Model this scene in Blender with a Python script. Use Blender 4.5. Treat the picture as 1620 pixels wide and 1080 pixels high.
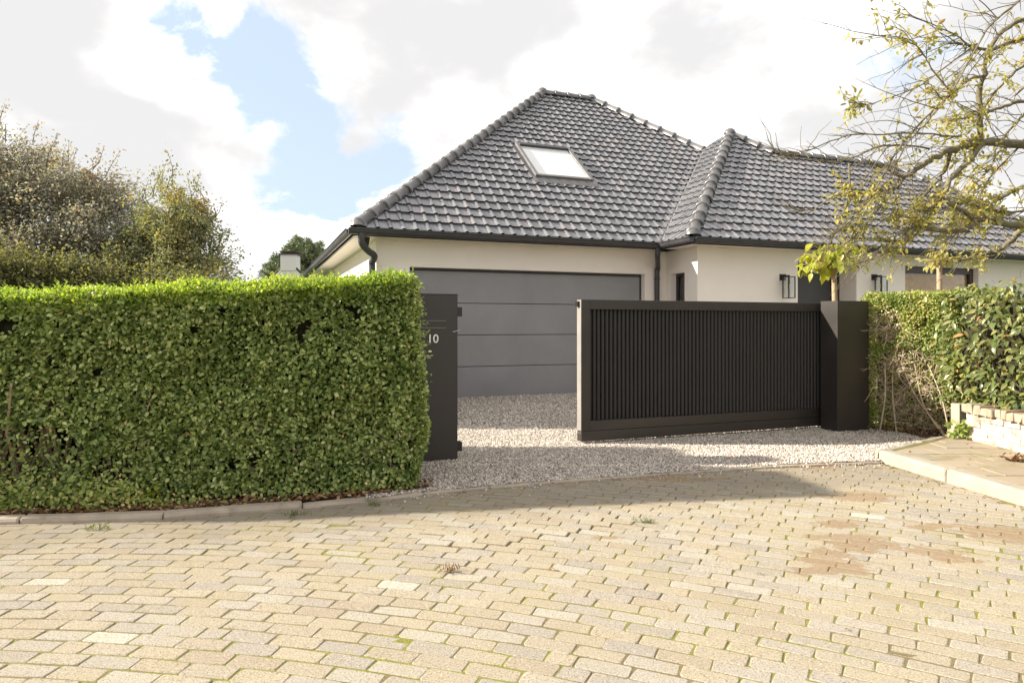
import bpy, bmesh, math, random
import numpy as np
from mathutils import Matrix, Vector, Euler

RNG = np.random.default_rng(7)
random.seed(7)
scene = bpy.context.scene
for o in list(bpy.data.objects):
    bpy.data.objects.remove(o)
COL = scene.collection
R = math.radians

# ------------------------------------------------------------------ camera
CAM_H = 1.45
HORIZON = 515.0            # pixel row of the horizon in the 1620x1080 photograph
cam_data = bpy.data.cameras.new('camera')
cam_data.sensor_width = 36.0
cam_data.lens = 24.0       # 1080 px focal length
cam_data.shift_y = -(540 - HORIZON) / 1620.0
cam_data.clip_start = 0.05
cam_data.clip_end = 3000
cam = bpy.data.objects.new('camera', cam_data)
cam.location = (0, 0, CAM_H)
cam.rotation_euler = (R(90), 0, 0)
COL.objects.link(cam)
scene.camera = cam

# ------------------------------------------------------------------ light, sky, exposure
SUN_EL = 27.0
SUN_STRENGTH = 2.2
SKY_STRENGTH = 0.10
EXPOSURE = 2.34
scene.view_settings.view_transform = 'Standard'
scene.view_settings.look = 'None'
scene.view_settings.exposure = EXPOSURE
scene.view_settings.gamma = 1.0
scene.view_settings.use_curve_mapping = False
scene.cycles.max_bounces = 8
scene.cycles.transparent_max_bounces = 12

sun_data = bpy.data.lights.new('sun', 'SUN')
sun_data.energy = SUN_STRENGTH
sun_data.angle = R(1.2)
sun_data.color = (1.0, 0.93, 0.80)
sun = bpy.data.objects.new('sun', sun_data)
SUN_TRAVEL = Vector((math.cos(R(SUN_EL)), -0.02, -math.sin(R(SUN_EL)))).normalized()
sun.rotation_euler = SUN_TRAVEL.to_track_quat('-Z', 'Y').to_euler()
sun.location = (-30, 5, 25)
COL.objects.link(sun)


class NT:
    """small node-tree helper"""
    def __init__(self, tree):
        self.t = tree
    def n(self, typ, ins=None, **props):
        nd = self.t.nodes.new(typ)
        for k, v in props.items():
            setattr(nd, k, v)
        if ins:
            for k, v in ins.items():
                s = nd.inputs[k]
                if hasattr(v, 'bl_idname') and hasattr(v, 'is_output'):
                    self.t.links.new(v, s)
                else:
                    s.default_value = v
        return nd
    def math(self, op, a, b=None, c=None, clamp=False):
        ins = {0: a}
        if b is not None: ins[1] = b
        if c is not None: ins[2] = c
        return self.n('ShaderNodeMath', ins, operation=op, use_clamp=clamp).outputs[0]
    def vmath(self, op, a, b=None, out=0):
        ins = {0: a}
        if b is not None: ins[1] = b
        return self.n('ShaderNodeVectorMath', ins, operation=op).outputs[out]
    def noise(self, vec, scale, detail=4, rough=0.55, out='Fac', dist=0.0):
        return self.n('ShaderNodeTexNoise', {'Vector': vec, 'Scale': scale, 'Detail': detail,
                                             'Roughness': rough, 'Distortion': dist}).outputs[out]
    def ramp(self, fac, stops, interp='LINEAR'):
        nd = self.n('ShaderNodeValToRGB', {'Fac': fac})
        cr = nd.color_ramp
        cr.interpolation = interp
        while len(cr.elements) < len(stops):
            cr.elements.new(0.5)
        for e, (p, c) in zip(cr.elements, stops):
            e.position = p
            e.color = (*c, 1) if len(c) == 3 else c
        return nd.outputs['Color']
    def mix(self, fac, a, b, blend='MIX'):
        nd = self.n('ShaderNodeMix', None, data_type='RGBA', blend_type=blend)
        for idx, v in ((0, fac), (6, a), (7, b)):
            s = nd.inputs[idx]
            if hasattr(v, 'is_output'):
                self.t.links.new(v, s)
            else:
                s.default_value = (*v, 1) if (idx != 0 and len(v) == 3) else v
        return nd.outputs[2]
    def smooth(self, v, a, b):
        nd = self.n('ShaderNodeMapRange', {'Value': v, 'From Min': a, 'From Max': b, 'To Min': 0.0, 'To Max': 1.0},
                    interpolation_type='SMOOTHSTEP')
        return nd.outputs[0]


def pixdir(x, y):
    return Vector(((x - 810) / 1080, 1.0, (HORIZON - y) / 1080)).normalized()


world = bpy.data.worlds.new('World')
scene.world = world
world.use_nodes = True
wt = world.node_tree
wt.nodes.clear()
W = NT(wt)
sky = W.n('ShaderNodeTexSky', None, sky_type='NISHITA', sun_disc=False)
sky.sun_elevation = R(SUN_EL)
sky.sun_rotation = R(-90)
sky.air_density = 1.0
sky.dust_density = 1.0
sky.ozone_density = 1.0
wdir = W.n('ShaderNodeTexCoord').outputs['Generated']
wp = W.n('ShaderNodeMapping', {'Vector': wdir, 'Scale': (1.0, 1.0, 1.5), 'Location': (0.3, 0.1, 0.0)}).outputs[0]
n1 = W.noise(wp, 5.0, 9, 0.62, dist=0.35)
n2 = W.noise(wp, 2.0, 3, 0.5)
cover = W.math('ADD', W.math('MULTIPLY', n1, 0.75), W.math('MULTIPLY', n2, 0.25))
bias = None
for (px, py, rad, amp) in ((330, 30, .085, .22), (415, 85, .085, .26), (450, 150, .08, .24), (500, 235, .085, .26),
                           (560, 250, .07, .20), (600, 245, .06, .18), (520, 300, .05, .18), (1445, 20, .12, .10)):
    c = pixdir(px, py)
    d = W.vmath('DISTANCE', wdir, tuple(c), out=1)
    q = W.math('DIVIDE', d, rad)
    g = W.math('EXPONENT', W.math('MULTIPLY', W.math('MULTIPLY', q, q), -1.0))
    g = W.math('MULTIPLY', g, amp)
    bias = g if bias is None else W.math('MAXIMUM', bias, g)
cover = W.math('SUBTRACT', W.math('ADD', cover, 0.10), bias)
cmask = W.smooth(cover, 0.40, 0.50)
n3 = W.noise(wp, 4.0, 5, 0.5)
shade = W.smooth(W.math('ADD', W.math('MULTIPLY', n3, .8), W.math('MULTIPLY', cover, .35)), 0.40, 0.68)
cloud = W.mix(shade, (4.0, 3.94, 3.84), (1.76, 1.74, 1.74))
blue = W.mix(0.90, sky.outputs['Color'], (1.30, 1.52, 1.78))
skyc = W.mix(cmask, blue, cloud)
bg = W.n('ShaderNodeBackground', {'Color': skyc, 'Strength': SKY_STRENGTH})
wo = W.n('ShaderNodeOutputWorld')
wt.links.new(bg.outputs[0], wo.inputs['Surface'])


# ------------------------------------------------------------------ materials
def new_mat(name):
    m = bpy.data.materials.new(name)
    m.use_nodes = True
    m.node_tree.nodes.clear()
    t = NT(m.node_tree)
    out = t.n('ShaderNodeOutputMaterial')
    return m, t, out


def principled(t, out, color, rough=0.6, metallic=0.0, normal=None, spec=0.5, extra=None):
    ins = {'Base Color': color if hasattr(color, 'is_output') else (*color, 1), 'Roughness': rough,
           'Metallic': metallic, 'Specular IOR Level': spec}
    if normal is not None:
        ins['Normal'] = normal
    if extra:
        ins.update(extra)
    p = t.n('ShaderNodeBsdfPrincipled', ins)
    t.t.links.new(p.outputs[0], out.inputs['Surface'])
    return p


def wpos(t):
    return t.n('ShaderNodeNewGeometry').outputs['Position']


def bump(t, height, strength=0.3, dist=0.01):
    return t.n('ShaderNodeBump', {'Height': height, 'Strength': strength, 'Distance': dist}).outputs[0]


def piece_random(t, k=1.0):
    a = t.n('ShaderNodeObjectInfo').outputs['Random']
    b = t.n('ShaderNodeNewGeometry').outputs['Random Per Island']
    s = t.math('ADD', t.math('MULTIPLY', a, 17.31 * k), t.math('MULTIPLY', b, 9.77 * k))
    return t.math('FRACT', s)


def simple(name, col, rough=0.6, metallic=0.0, var=0.12, scale=6.0, bump_s=0.15, bump_scale=60, spec=0.5, dirt=None):
    m, t, out = new_mat(name)
    p = wpos(t)
    n = t.noise(p, scale, 5, 0.6)
    lo = tuple(c * (1 - var) for c in col)
    hi = tuple(min(1, c * (1 + var)) for c in col)
    c = t.ramp(n, [(0.3, lo), (0.7, hi)])
    if dirt:
        n2 = t.noise(p, dirt[1], 6, 0.65)
        c = t.mix(t.math('MULTIPLY', t.smooth(n2, dirt[2], dirt[2] + .18), dirt[3]), c, dirt[0])
    nb = t.noise(p, bump_scale, 3, 0.6)
    rg = t.math('ADD', t.math('MULTIPLY', t.math('SUBTRACT', n, 0.5), 0.25), rough)
    principled(t, out, c, rg, metallic, bump(t, nb, bump_s, 0.004), spec)
    return m


def leaf_mat(name, stops, trans=0.35, tcol=None, rough=0.38, patch=None):
    """leaf: per-leaf colour, glossy upper side, some light passing through"""
    m, t, out = new_mat(name)
    r = piece_random(t)
    p = wpos(t)
    c = t.ramp(r, stops)
    n = t.noise(p, 2.2, 4, 0.6)
    c = t.mix(t.smooth(n, 0.42, 0.68), c, t.mix(1.0, c, (0.72, 0.80, 0.75), 'MULTIPLY'))
    if patch:
        n2 = t.noise(p, patch[1], 3, 0.5)
        c = t.mix(t.math('MULTIPLY', t.smooth(n2, patch[2], patch[2] + .12), patch[3]), c, patch[0])
    pr = t.n('ShaderNodeBsdfPrincipled', {'Base Color': c, 'Roughness': rough, 'Specular IOR Level': 0.45})
    tr = t.n('ShaderNodeBsdfTranslucent', {'Color': t.mix(1.0, c, tcol or (1.5, 1.5, 0.7), 'MULTIPLY')})
    mx = t.n('ShaderNodeMixShader', {0: trans})
    t.t.links.new(pr.outputs[0], mx.inputs[1])
    t.t.links.new(tr.outputs[0], mx.inputs[2])
    t.t.links.new(mx.outputs[0], out.inputs['Surface'])
    return m


M = {}
M['render'] = simple('wall_render', (0.90, 0.825, 0.755), 0.85, var=0.03, scale=1.2, bump_s=0.25, bump_scale=220, spec=0.2)
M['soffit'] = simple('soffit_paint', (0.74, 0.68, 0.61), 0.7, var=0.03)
M['black_metal'] = simple('black_metal', (0.034, 0.0285, 0.0255), 0.42, var=0.12, scale=3, bump_s=0.05, bump_scale=300, spec=0.5,
                          dirt=((0.075, 0.065, 0.056), 2.5, 0.60, 0.25))
M['slat_metal'] = simple('slat_metal', (0.023, 0.020, 0.0195), 0.48, var=0.15, scale=2, bump_s=0.05, bump_scale=300)
M['gutter'] = simple('gutter_zinc', (0.050, 0.047, 0.052), 0.42, var=0.15, scale=3, bump_s=0.05)
M['garage'] = simple('garage_panel', (0.265, 0.26, 0.27), 0.55, var=0.09, scale=1.3, bump_s=0.2, bump_scale=260,
                     dirt=((0.28, 0.265, 0.25), 1.7, 0.58, 0.35))
M['door'] = simple('door_paint', (0.045, 0.041, 0.043), 0.4, var=0.1)
M['frame'] = simple('window_frame', (0.075, 0.055, 0.055), 0.45, var=0.08)
M['lamp_metal'] = simple('lamp_metal', (0.015, 0.013, 0.012), 0.4)
M['zinc'] = simple('valley_zinc', (0.45, 0.43, 0.42), 0.45, metallic=0.5, var=0.2, scale=9)
M['end_pale'] = simple('pale_end_strip', (0.30, 0.275, 0.25), 0.5, metallic=0.2, var=0.06)
M['skyframe'] = simple('skylight_frame', (0.22, 0.21, 0.205), 0.4, metallic=0.6, var=0.1)
M['white_print'] = simple('white_lettering', (0.85, 0.84, 0.82), 0.5, var=0.02)
M['kerb'] = simple('kerb_stone', (0.37, 0.31, 0.245), 0.9, var=0.18, scale=7, bump_s=0.6, bump_scale=90,
                   dirt=((0.20, 0.15, 0.11), 6, 0.55, 0.6))
M['kerb_pale'] = simple('kerb_concrete', (0.36, 0.315, 0.245), 0.9, var=0.14, scale=5, bump_s=0.5, bump_scale=120,
                        dirt=((0.32, 0.26, 0.16), 4, 0.60, 0.5))
M['white_brick'] = simple('whitewashed_brick', (0.46, 0.41, 0.345), 0.9, var=0.12, scale=8, bump_s=0.7, bump_scale=60,
                          dirt=((0.25, 0.18, 0.125), 7, 0.50, 0.85))
M['coping'] = simple('coping_brick', (0.36, 0.275, 0.20), 0.9, var=0.2, scale=9, bump_s=0.7, bump_scale=50,
                     dirt=((0.30, 0.22, 0.15), 8, 0.5, 0.6))
M['mortar'] = simple('mortar', (0.44, 0.38, 0.31), 0.95, var=0.15, scale=12, bump_s=0.5)
M['soil'] = simple('soil', (0.085, 0.055, 0.04), 0.95, var=0.4, scale=14, bump_s=1.0, bump_scale=45)
M['bark_grey'] = simple('bark_lichen', (0.155, 0.13, 0.085), 0.9, var=0.35, scale=18, bump_s=0.8, bump_scale=70,
                        dirt=((0.24, 0.225, 0.11), 11, 0.50, 0.7))
M['bark_dark'] = simple('bark_dark', (0.085, 0.07, 0.06), 0.9, var=0.3, scale=8, bump_s=0.8, bump_scale=30)
M['bark_young'] = simple('bark_young', (0.38, 0.27, 0.17), 0.85, var=0.2, scale=25, bump_s=0.4)
M['twig'] = simple('dry_twig', (0.50, 0.40, 0.29), 0.9, var=0.3, scale=20, bump_s=0.3)
M['stem'] = simple('hedge_stem', (0.30, 0.22, 0.155), 0.9, var=0.3, scale=20, bump_s=0.3)
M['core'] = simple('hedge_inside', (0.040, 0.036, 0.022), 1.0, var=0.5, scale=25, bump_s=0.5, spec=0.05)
M['core_dry'] = simple('dry_hedge_inside', (0.17, 0.13, 0.08), 1.0, var=0.6, scale=30, bump_s=1.0, spec=0.05)
M['white_wall_far'] = simple('far_white_wall', (0.72, 0.70, 0.68), 0.9, var=0.03)
M['red_brick_far'] = simple('far_brick', (0.26, 0.16, 0.12), 0.9, var=0.3, scale=14)
M['far_roof'] = simple('far_roof', (0.16, 0.09, 0.07), 0.8, var=0.2)
M['blind'] = simple('blind_reflection_tint', (0.85, 0.50, 0.15), 0.6, var=0.25, scale=9)  # blind slats, with the reflected autumn trees put into their orange
M['dark_room'] = simple('dark_room', (0.05, 0.04, 0.035), 0.9, var=0.1)
M['bulb'] = simple('bulb_glass', (0.55, 0.5, 0.45), 0.3)
M['lawn_soil'] = simple('lawn', (0.055, 0.085, 0.022), 0.95, var=0.35, scale=1.5, bump_s=1.0, bump_scale=30)

# roof tile: dark engobed clay, semi gloss
m, t, out = new_mat('roof_tile')
r = piece_random(t)
p = wpos(t)
c = t.ramp(r, [(0.0, (0.19, 0.188, 0.20)), (0.5, (0.235, 0.231, 0.243)), (0.85, (0.28, 0.272, 0.28)), (1.0, (0.30, 0.27, 0.272))])
n = t.noise(p, 5, 5, 0.65)
c = t.mix(t.math('MULTIPLY', t.smooth(n, .45, .75), 0.45), c, (0.37, 0.36, 0.365))
rg = t.math('ADD', t.math('MULTIPLY', t.noise(p, 9, 3), 0.16), 0.30)
principled(t, out, c, rg, 0.5, bump(t, t.noise(p, 160, 2), 0.12, 0.003), 0.6)
M['tile'] = m

m, t, out = new_mat('hip_tile')
p = wpos(t)
c = t.ramp(t.math('ADD', t.math('MULTIPLY', piece_random(t), .4), t.math('MULTIPLY', t.noise(p, 6, 5), .6)), [(0.2, (0.13, 0.125, 0.127)), (0.8, (0.23, 0.22, 0.22))])
principled(t, out, c, 0.36, 0.35, bump(t, t.noise(p, 120, 3), 0.15, 0.004), 0.6)
M['hip'] = m

# glass
m, t, out = new_mat('window_glass')
gl = t.n('ShaderNodeBsdfGlossy', {'Color': (1, 1, 1, 1), 'Roughness': 0.02})
tr = t.n('ShaderNodeBsdfTransparent', {'Color': (0.92, 0.93, 0.92, 1)})
lw = t.n('ShaderNodeLayerWeight', {'Blend': 0.5}).outputs['Facing']
fr = t.math('ADD', t.math('MULTIPLY', t.math('POWER', lw, 5.0), 0.8), 0.05)
mx = t.n('ShaderNodeMixShader', {0: fr})
t.t.links.new(tr.outputs[0], mx.inputs[1]); t.t.links.new(gl.outputs[0], mx.inputs[2])
t.t.links.new(mx.outputs[0], out.inputs['Surface'])
M['glass'] = m
# roof window: coated pane, the reflected bright sky also put into its pale colour
m, t, out = new_mat('skylight_glass')
principled(t, out, (0.80, 0.79, 0.77), 0.06, 0.0, None, 0.6, {'Coat Weight': 1.0, 'Coat Roughness': 0.03})
M['skyglass'] = m

# pavers and their bed
def sand_mask(t, p):
    """drifts of brown sand washed over the paving, in place on the ground"""
    acc = None
    wob = t.noise(p, 2.6, 5, 0.6, out='Color')
    pp = t.vmath('ADD', p, t.vmath('MULTIPLY', t.vmath('SUBTRACT', wob, (0.5, 0.5, 0.5)), (0.55, 0.35, 0.0)))
    for (px, py, rx, ry) in ((1300, 880, .17, .10), (1335, 895, .15, .10), (1345, 850, .24, .05), (1370, 862, .24, .06), (1480, 872, .18, .05),
                             (1510, 885, .12, .05), (1600, 845, .28, .12), (1330, 830, .16, .05), (1360, 785, .30, .08), (1240, 738, .55, .06),
                             (1060, 757, .50, .05), (1560, 760, .2, .1), (1480, 832, .2, .04), (960, 850, .10, .03), (1290, 905, .14, .04)):
        Y = CAM_H * 1080 / (py - HORIZON)
        X = (px - 810) / 1080 * Y
        d = t.vmath('MULTIPLY', t.vmath('SUBTRACT', pp, (X, Y, 0)), (1 / rx, 1 / ry / 1.6, 0))
        l = t.vmath('LENGTH', d, out=1)
        v = t.math('SUBTRACT', 1.35, l)
        acc = v if acc is None else t.math('MAXIMUM', acc, v)
    g = t.math('MULTIPLY', t.math('SUBTRACT', t.noise(p, 9, 6, .8), .5), 3.0)
    return t.smooth(t.math('ADD', acc, g), 0.12, 0.36)

m, t, out = new_mat('paver_clay')
r = piece_random(t)
p = wpos(t)
c = t.ramp(r, [(0.0, (0.344, 0.286, 0.220)), (0.25, (0.404, 0.348, 0.265)), (0.48, (0.370, 0.317, 0.245)), (0.62, (0.404, 0.361, 0.315)),
               (0.75, (0.325, 0.288, 0.255)), (0.88, (0.36, 0.322, 0.278)), (0.955, (0.413, 0.378, 0.320)), (0.9965, (0.43, 0.396, 0.35)), (0.9975, (0.55, 0.53, 0.47))])
n = t.noise(p, 3.5, 5, .6)
c = t.mix(t.math('MULTIPLY', t.smooth(n, .40, .70), 0.35), c, (0.385, 0.32, 0.21))
sp = t.noise(p, 125, 2, 0.7)
c = t.mix(t.math('MULTIPLY', t.smooth(sp, .53, .62), 0.85), c, (0.17, 0.135, 0.10))
sp2 = t.noise(t.vmath('ADD', p, (3.7, 1.3, .4)), 95, 3, 0.7)
c = t.mix(t.math('MULTIPLY', t.smooth(sp2, .55, .68), 0.6), c, (0.66, 0.59, 0.46))
c = t.mix(1.0, c, (0.95, 0.95, 0.925), 'MULTIPLY')
# hedge shade deepened in the paver colour: a darker belt along the road edge
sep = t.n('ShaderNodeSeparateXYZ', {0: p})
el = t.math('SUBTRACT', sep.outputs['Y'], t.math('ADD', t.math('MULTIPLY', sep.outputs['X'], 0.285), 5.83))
belt_shade = t.math('ADD', t.math('ABSOLUTE', el), t.math('MULTIPLY', t.math('SUBTRACT', t.noise(p, 2.1, 5, .65), .5), 1.1))
belt_shade = t.math('SUBTRACT', 1.0, t.smooth(belt_shade, 0.25, 0.95))
c = t.mix(t.math('MULTIPLY', belt_shade, 0.45), c, (0.20, 0.165, 0.125))
c = t.mix(t.math('MULTIPLY', sand_mask(t, p), 0.78), c, t.ramp(t.noise(p, 40, 4), [(0.3, (0.21, 0.145, 0.085)), (0.7, (0.31, 0.225, 0.135))]))
principled(t, out, c, 0.9, 0.0, bump(t, t.noise(p, 130, 4, .75), 0.55, 0.006), 0.2)
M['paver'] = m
m, t, out = new_mat('joint_sand')
p = wpos(t)
c = t.ramp(t.noise(p, 45, 4), [(0.3, (0.15, 0.125, 0.07)), (0.7, (0.24, 0.195, 0.11))])
mo = t.smooth(t.math('ADD', t.noise(p, 1.3, 4, .6), t.math('MULTIPLY', t.noise(p, 22, 3), .25)), .54, .68)
c = t.mix(t.math('MULTIPLY', mo, 0.85), c, t.ramp(t.noise(p, 60, 3), [(0.3, (0.15, 0.16, 0.03)), (0.7, (0.30, 0.29, 0.07))]))
c = t.mix(t.math('MULTIPLY', sand_mask(t, p), 0.9), c, (0.27, 0.19, 0.11))
principled(t, out, c, 0.97, 0.0, bump(t, t.noise(p, 90, 4, .7), 0.9, 0.01), 0.1)
M['bed'] = m

# gravel
def gravel_mat(name, island):
    m, t, out = new_mat(name)
    p = wpos(t)
    if island:
        r = piece_random(t)
    else:
        r = t.n('ShaderNodeTexVoronoi', {'Vector': p, 'Scale': 75.0}).outputs['Color']
        r = t.n('ShaderNodeSeparateColor', {0: r}).outputs[0]
    c = t.ramp(r, [(0.0, (0.276, 0.237, 0.212)), (0.3, (0.442, 0.386, 0.344)), (0.6, (0.607, 0.543, 0.476)), (0.85, (0.800, 0.733, 0.649)), (1.0, (0.386, 0.299, 0.225))])
    h = t.n('ShaderNodeTexVoronoi', {'Vector': p, 'Scale': 75.0}).outputs['Distance']
    principled(t, out, c, 0.88, 0.0, bump(t, t.math('MULTIPLY', h, -1.0), 0.9, 0.02) if not island else None, 0.25)
    return m
M['gravel'] = gravel_mat('gravel_bed', False)
M['stone'] = gravel_mat('gravel_stone', True)

# flagstone
m, t, out = new_mat('flagstone')
p = wpos(t)
r = piece_random(t)
c = t.ramp(r, [(0, (0.33, 0.265, 0.195)), (.5, (0.37, 0.305, 0.22)), (1, (0.31, 0.27, 0.21))])
c = t.mix(t.math('MULTIPLY', t.smooth(t.noise(p, 3.2, 5, .6), .52, .66), .55), c, (0.20, 0.185, 0.075))
principled(t, out, c, 0.92, 0, bump(t, t.noise(p, 80, 4, .7), .5, .006), .2)
M['flag'] = m

# leaves
M['privet'] = leaf_mat('privet_leaf', [(0, (0.085, 0.128, 0.034)), (.3, (0.195, 0.262, 0.071)), (.6, (0.319, 0.384, 0.121)), (.86, (0.481, 0.537, 0.201)), (.985, (0.650, 0.671, 0.322)), (.995, (0.650, 0.610, 0.310)), (1, (0.585, 0.342, 0.161))], .28, rough=.30)
M['privet_top'] = leaf_mat('young_lit_privet_leaf', [(0, (0.24, 0.36, 0.05)), (.5, (0.36, 0.48, 0.07)), (.85, (0.50, 0.57, 0.10)), (1, (0.55, 0.52, 0.22))], .45, (1.3, 1.3, .5))  # young leaves, the sunlit glow of the hedge top put into their colour
M['privet_r'] = leaf_mat('privet_sunny_leaf', [(0, (0.199, 0.267, 0.058)), (.4, (0.306, 0.369, 0.092)), (.8, (0.471, 0.498, 0.171)), (1, (0.846, 0.626, 0.342))], .3)
M['laurel'] = leaf_mat('laurel_leaf', [(0, (0.113, 0.144, 0.044)), (.5, (0.166, 0.197, 0.062)), (.85, (0.256, 0.254, 0.094)), (.97, (0.360, 0.334, 0.109)), (1, (0.674, 0.254, 0.109))], .25, rough=.3)
M['beech'] = leaf_mat('beech_leaf', [(0, (0.257, 0.243, 0.244)), (.4, (0.359, 0.341, 0.320)), (.75, (0.436, 0.397, 0.330)), (.9, (0.359, 0.417, 0.292)), (1, (0.513, 0.348, 0.272))], .45, (1.2, 1.1, .7),
                      rough=.7, patch=((0.36, 0.22, 0.10), 0.55, .56, .5))
M['beech_g'] = leaf_mat('green_beech_leaf', [(0, (0.182, 0.204, 0.132)), (.4, (0.268, 0.291, 0.186)), (.75, (0.353, 0.349, 0.202)), (1, (0.456, 0.326, 0.202))], .38, (1.3, 1.3, .5),
                        rough=.7, patch=((0.42, 0.25, 0.08), 0.8, .56, .55))
M['shrub_dark'] = leaf_mat('dark_shrub_leaf', [(0, (0.12, 0.12, 0.065)), (.6, (0.19, 0.185, 0.095)), (.9, (0.26, 0.23, 0.10)), (1, (0.34, 0.36, 0.10))], .35, rough=.7)
M['pine'] = leaf_mat('pine_needle', [(0, (0.088, 0.120, 0.056)), (.6, (0.136, 0.176, 0.080)), (1, (0.208, 0.240, 0.112))], .1)
M['yellow_leaf'] = leaf_mat('yellow_green_leaf', [(0, (0.32, 0.31, 0.10)), (.35, (0.43, 0.40, 0.14)), (.7, (0.50, 0.45, 0.16)), (.95, (0.54, 0.42, 0.12)), (1, (0.40, 0.22, 0.09))], .45, (1.3, 1.2, .6))
M['catalpa'] = leaf_mat('lime_leaf', [(0, (0.28, 0.32, 0.03)), (.5, (0.40, 0.42, 0.05)), (.85, (0.50, 0.48, 0.07)), (1, (0.54, 0.46, 0.09))], .48, (1.35, 1.3, .5))
M['dead_leaf'] = leaf_mat('dead_leaf', [(0, (0.14, 0.07, 0.04)), (.5, (0.24, 0.12, 0.06)), (.85, (0.33, 0.20, 0.10)), (1, (0.42, 0.30, 0.16))], .1, (1, 1, 1))
M['grass'] = leaf_mat('grass_blade', [(0, (0.10, 0.15, 0.03)), (.6, (0.17, 0.21, 0.05)), (1, (0.33, 0.28, 0.12))], .3)

# ------------------------------------------------------------------ geometry helpers
WMAT = {}


def tag(o, label=None, cat=None, group=None, kind=None):
    if label: o['label'] = label
    if cat: o['category'] = cat
    if group: o['group'] = group
    if kind: o['kind'] = kind
    return o


def thing(name, loc=(0, 0, 0), rz=0.0, label=None, cat=None, group=None, kind=None):
    o = bpy.data.objects.new(name, None)
    o.empty_display_size = 0.2
    o.location = loc
    o.rotation_euler = (0, 0, rz)
    COL.objects.link(o)
    WMAT[o] = Matrix.Translation(loc) @ Matrix.Rotation(rz, 4, 'Z')
    return tag(o, label, cat, group, kind)


def link(o, parent):
    COL.objects.link(o)
    if parent is not None:
        o.parent = parent
    WMAT[o] = WMAT.get(parent, Matrix())
    return o


def raw_mesh(name, V, F, smooth=False):
    V = np.asarray(V, dtype=np.float32)
    me = bpy.data.meshes.new(name)
    if isinstance(F, np.ndarray):
        k = F.shape[1]; nf = len(F)
        me.vertices.add(len(V)); me.vertices.foreach_set('co', V.ravel())
        me.loops.add(nf * k); me.loops.foreach_set('vertex_index', F.astype(np.int32).ravel())
        me.polygons.add(nf); me.polygons.foreach_set('loop_start', np.arange(0, nf * k, k, dtype=np.int32))
        me.update(calc_edges=True)
    else:
        me.from_pydata(V.tolist(), [], F)
    if smooth:
        me.polygons.foreach_set('use_smooth', np.ones(len(me.polygons), dtype=bool))
    return me


def mk(name, V, F, mat, parent=None, local=False, smooth=False, bevel=0.0):
    V = np.asarray(V, dtype=np.float64)
    if parent is not None and not local:
        inv = np.array(WMAT[parent].inverted())
        V = V @ inv[:3, :3].T + inv[:3, 3]
    me = raw_mesh(name, V, F, smooth)
    if bevel > 0:
        bm = bmesh.new(); bm.from_mesh(me)
        es = [e for e in bm.edges if len(e.link_faces) == 2 and e.calc_face_angle(0) > 0.6]
        bmesh.ops.bevel(bm, geom=es, offset=bevel, segments=2, profile=0.6, affect='EDGES')
        bm.to_mesh(me); bm.free()
    me.materials.append(M[mat] if isinstance(mat, str) else mat)
    o = bpy.data.objects.new(name, me)
    return link(o, parent)


def inst(name, me, parent, mat_local):
    o = bpy.data.objects.new(name, me)
    link(o, parent)
    o.matrix_local = mat_local
    return o


class MB:
    def __init__(self):
        self.V = []; self.F = []
    def add(self, V, F):
        b = len(self.V)
        self.V.extend([tuple(v) for v in V])
        self.F.extend([tuple(i + b for i in f) for f in F])
        return self
    def box(self, x0, x1, y0, y1, z0, z1):
        V = [(x, y, z) for z in (z0, z1) for y in (y0, y1) for x in (x0, x1)]
        return self.add(V, [(0, 2, 3, 1), (4, 5, 7, 6), (0, 1, 5, 4), (2, 6, 7, 3), (0, 4, 6, 2), (1, 3, 7, 5)])
    def prism(self, pts, z0, z1):
        n = len(pts)
        V = [(x, y, z0) for x, y in pts] + [(x, y, z1) for x, y in pts]
        F = [tuple(range(n - 1, -1, -1)), tuple(range(n, 2 * n))] + [(i, (i + 1) % n, n + (i + 1) % n, n + i) for i in range(n)]
        return self.add(V, F)
    def tube(self, pts, rad, seg=8, cap=True):
        pts = [Vector(p) for p in pts]
        n = len(pts)
        if not hasattr(rad, '__len__'): rad = [rad] * n
        V = []; F = []
        prev = None
        for i, p in enumerate(pts):
            d = (pts[min(i + 1, n - 1)] - pts[max(i - 1, 0)])
            if d.length < 1e-9: d = Vector((0, 0, 1))
            d.normalize()
            if prev is None:
                a = d.orthogonal().normalized()
            else:
                a = prev - d * prev.dot(d)
                a = a.normalized() if a.length > 1e-6 else d.orthogonal().normalized()
            prev = a
            b = d.cross(a)
            for k in range(seg):
                an = 2 * math.pi * k / seg
                V.append(p + (a * math.cos(an) + b * math.sin(an)) * rad[i])
        for i in range(n - 1):
            for k in range(seg):
                k2 = (k + 1) % seg
                F.append((i * seg + k, i * seg + k2, (i + 1) * seg + k2, (i + 1) * seg + k))
        if cap:
            F.append(tuple(range(seg - 1, -1, -1)))
            F.append(tuple((n - 1) * seg + k for k in range(seg)))
        return self.add(V, F)
    def build(self, name, mat, parent=None, local=False, smooth=False, bevel=0.0):
        return mk(name, self.V, self.F, mat, parent, local, smooth, bevel)


def norm(a):
    return a / np.maximum(np.linalg.norm(a, axis=1, keepdims=True), 1e-9)


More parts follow.
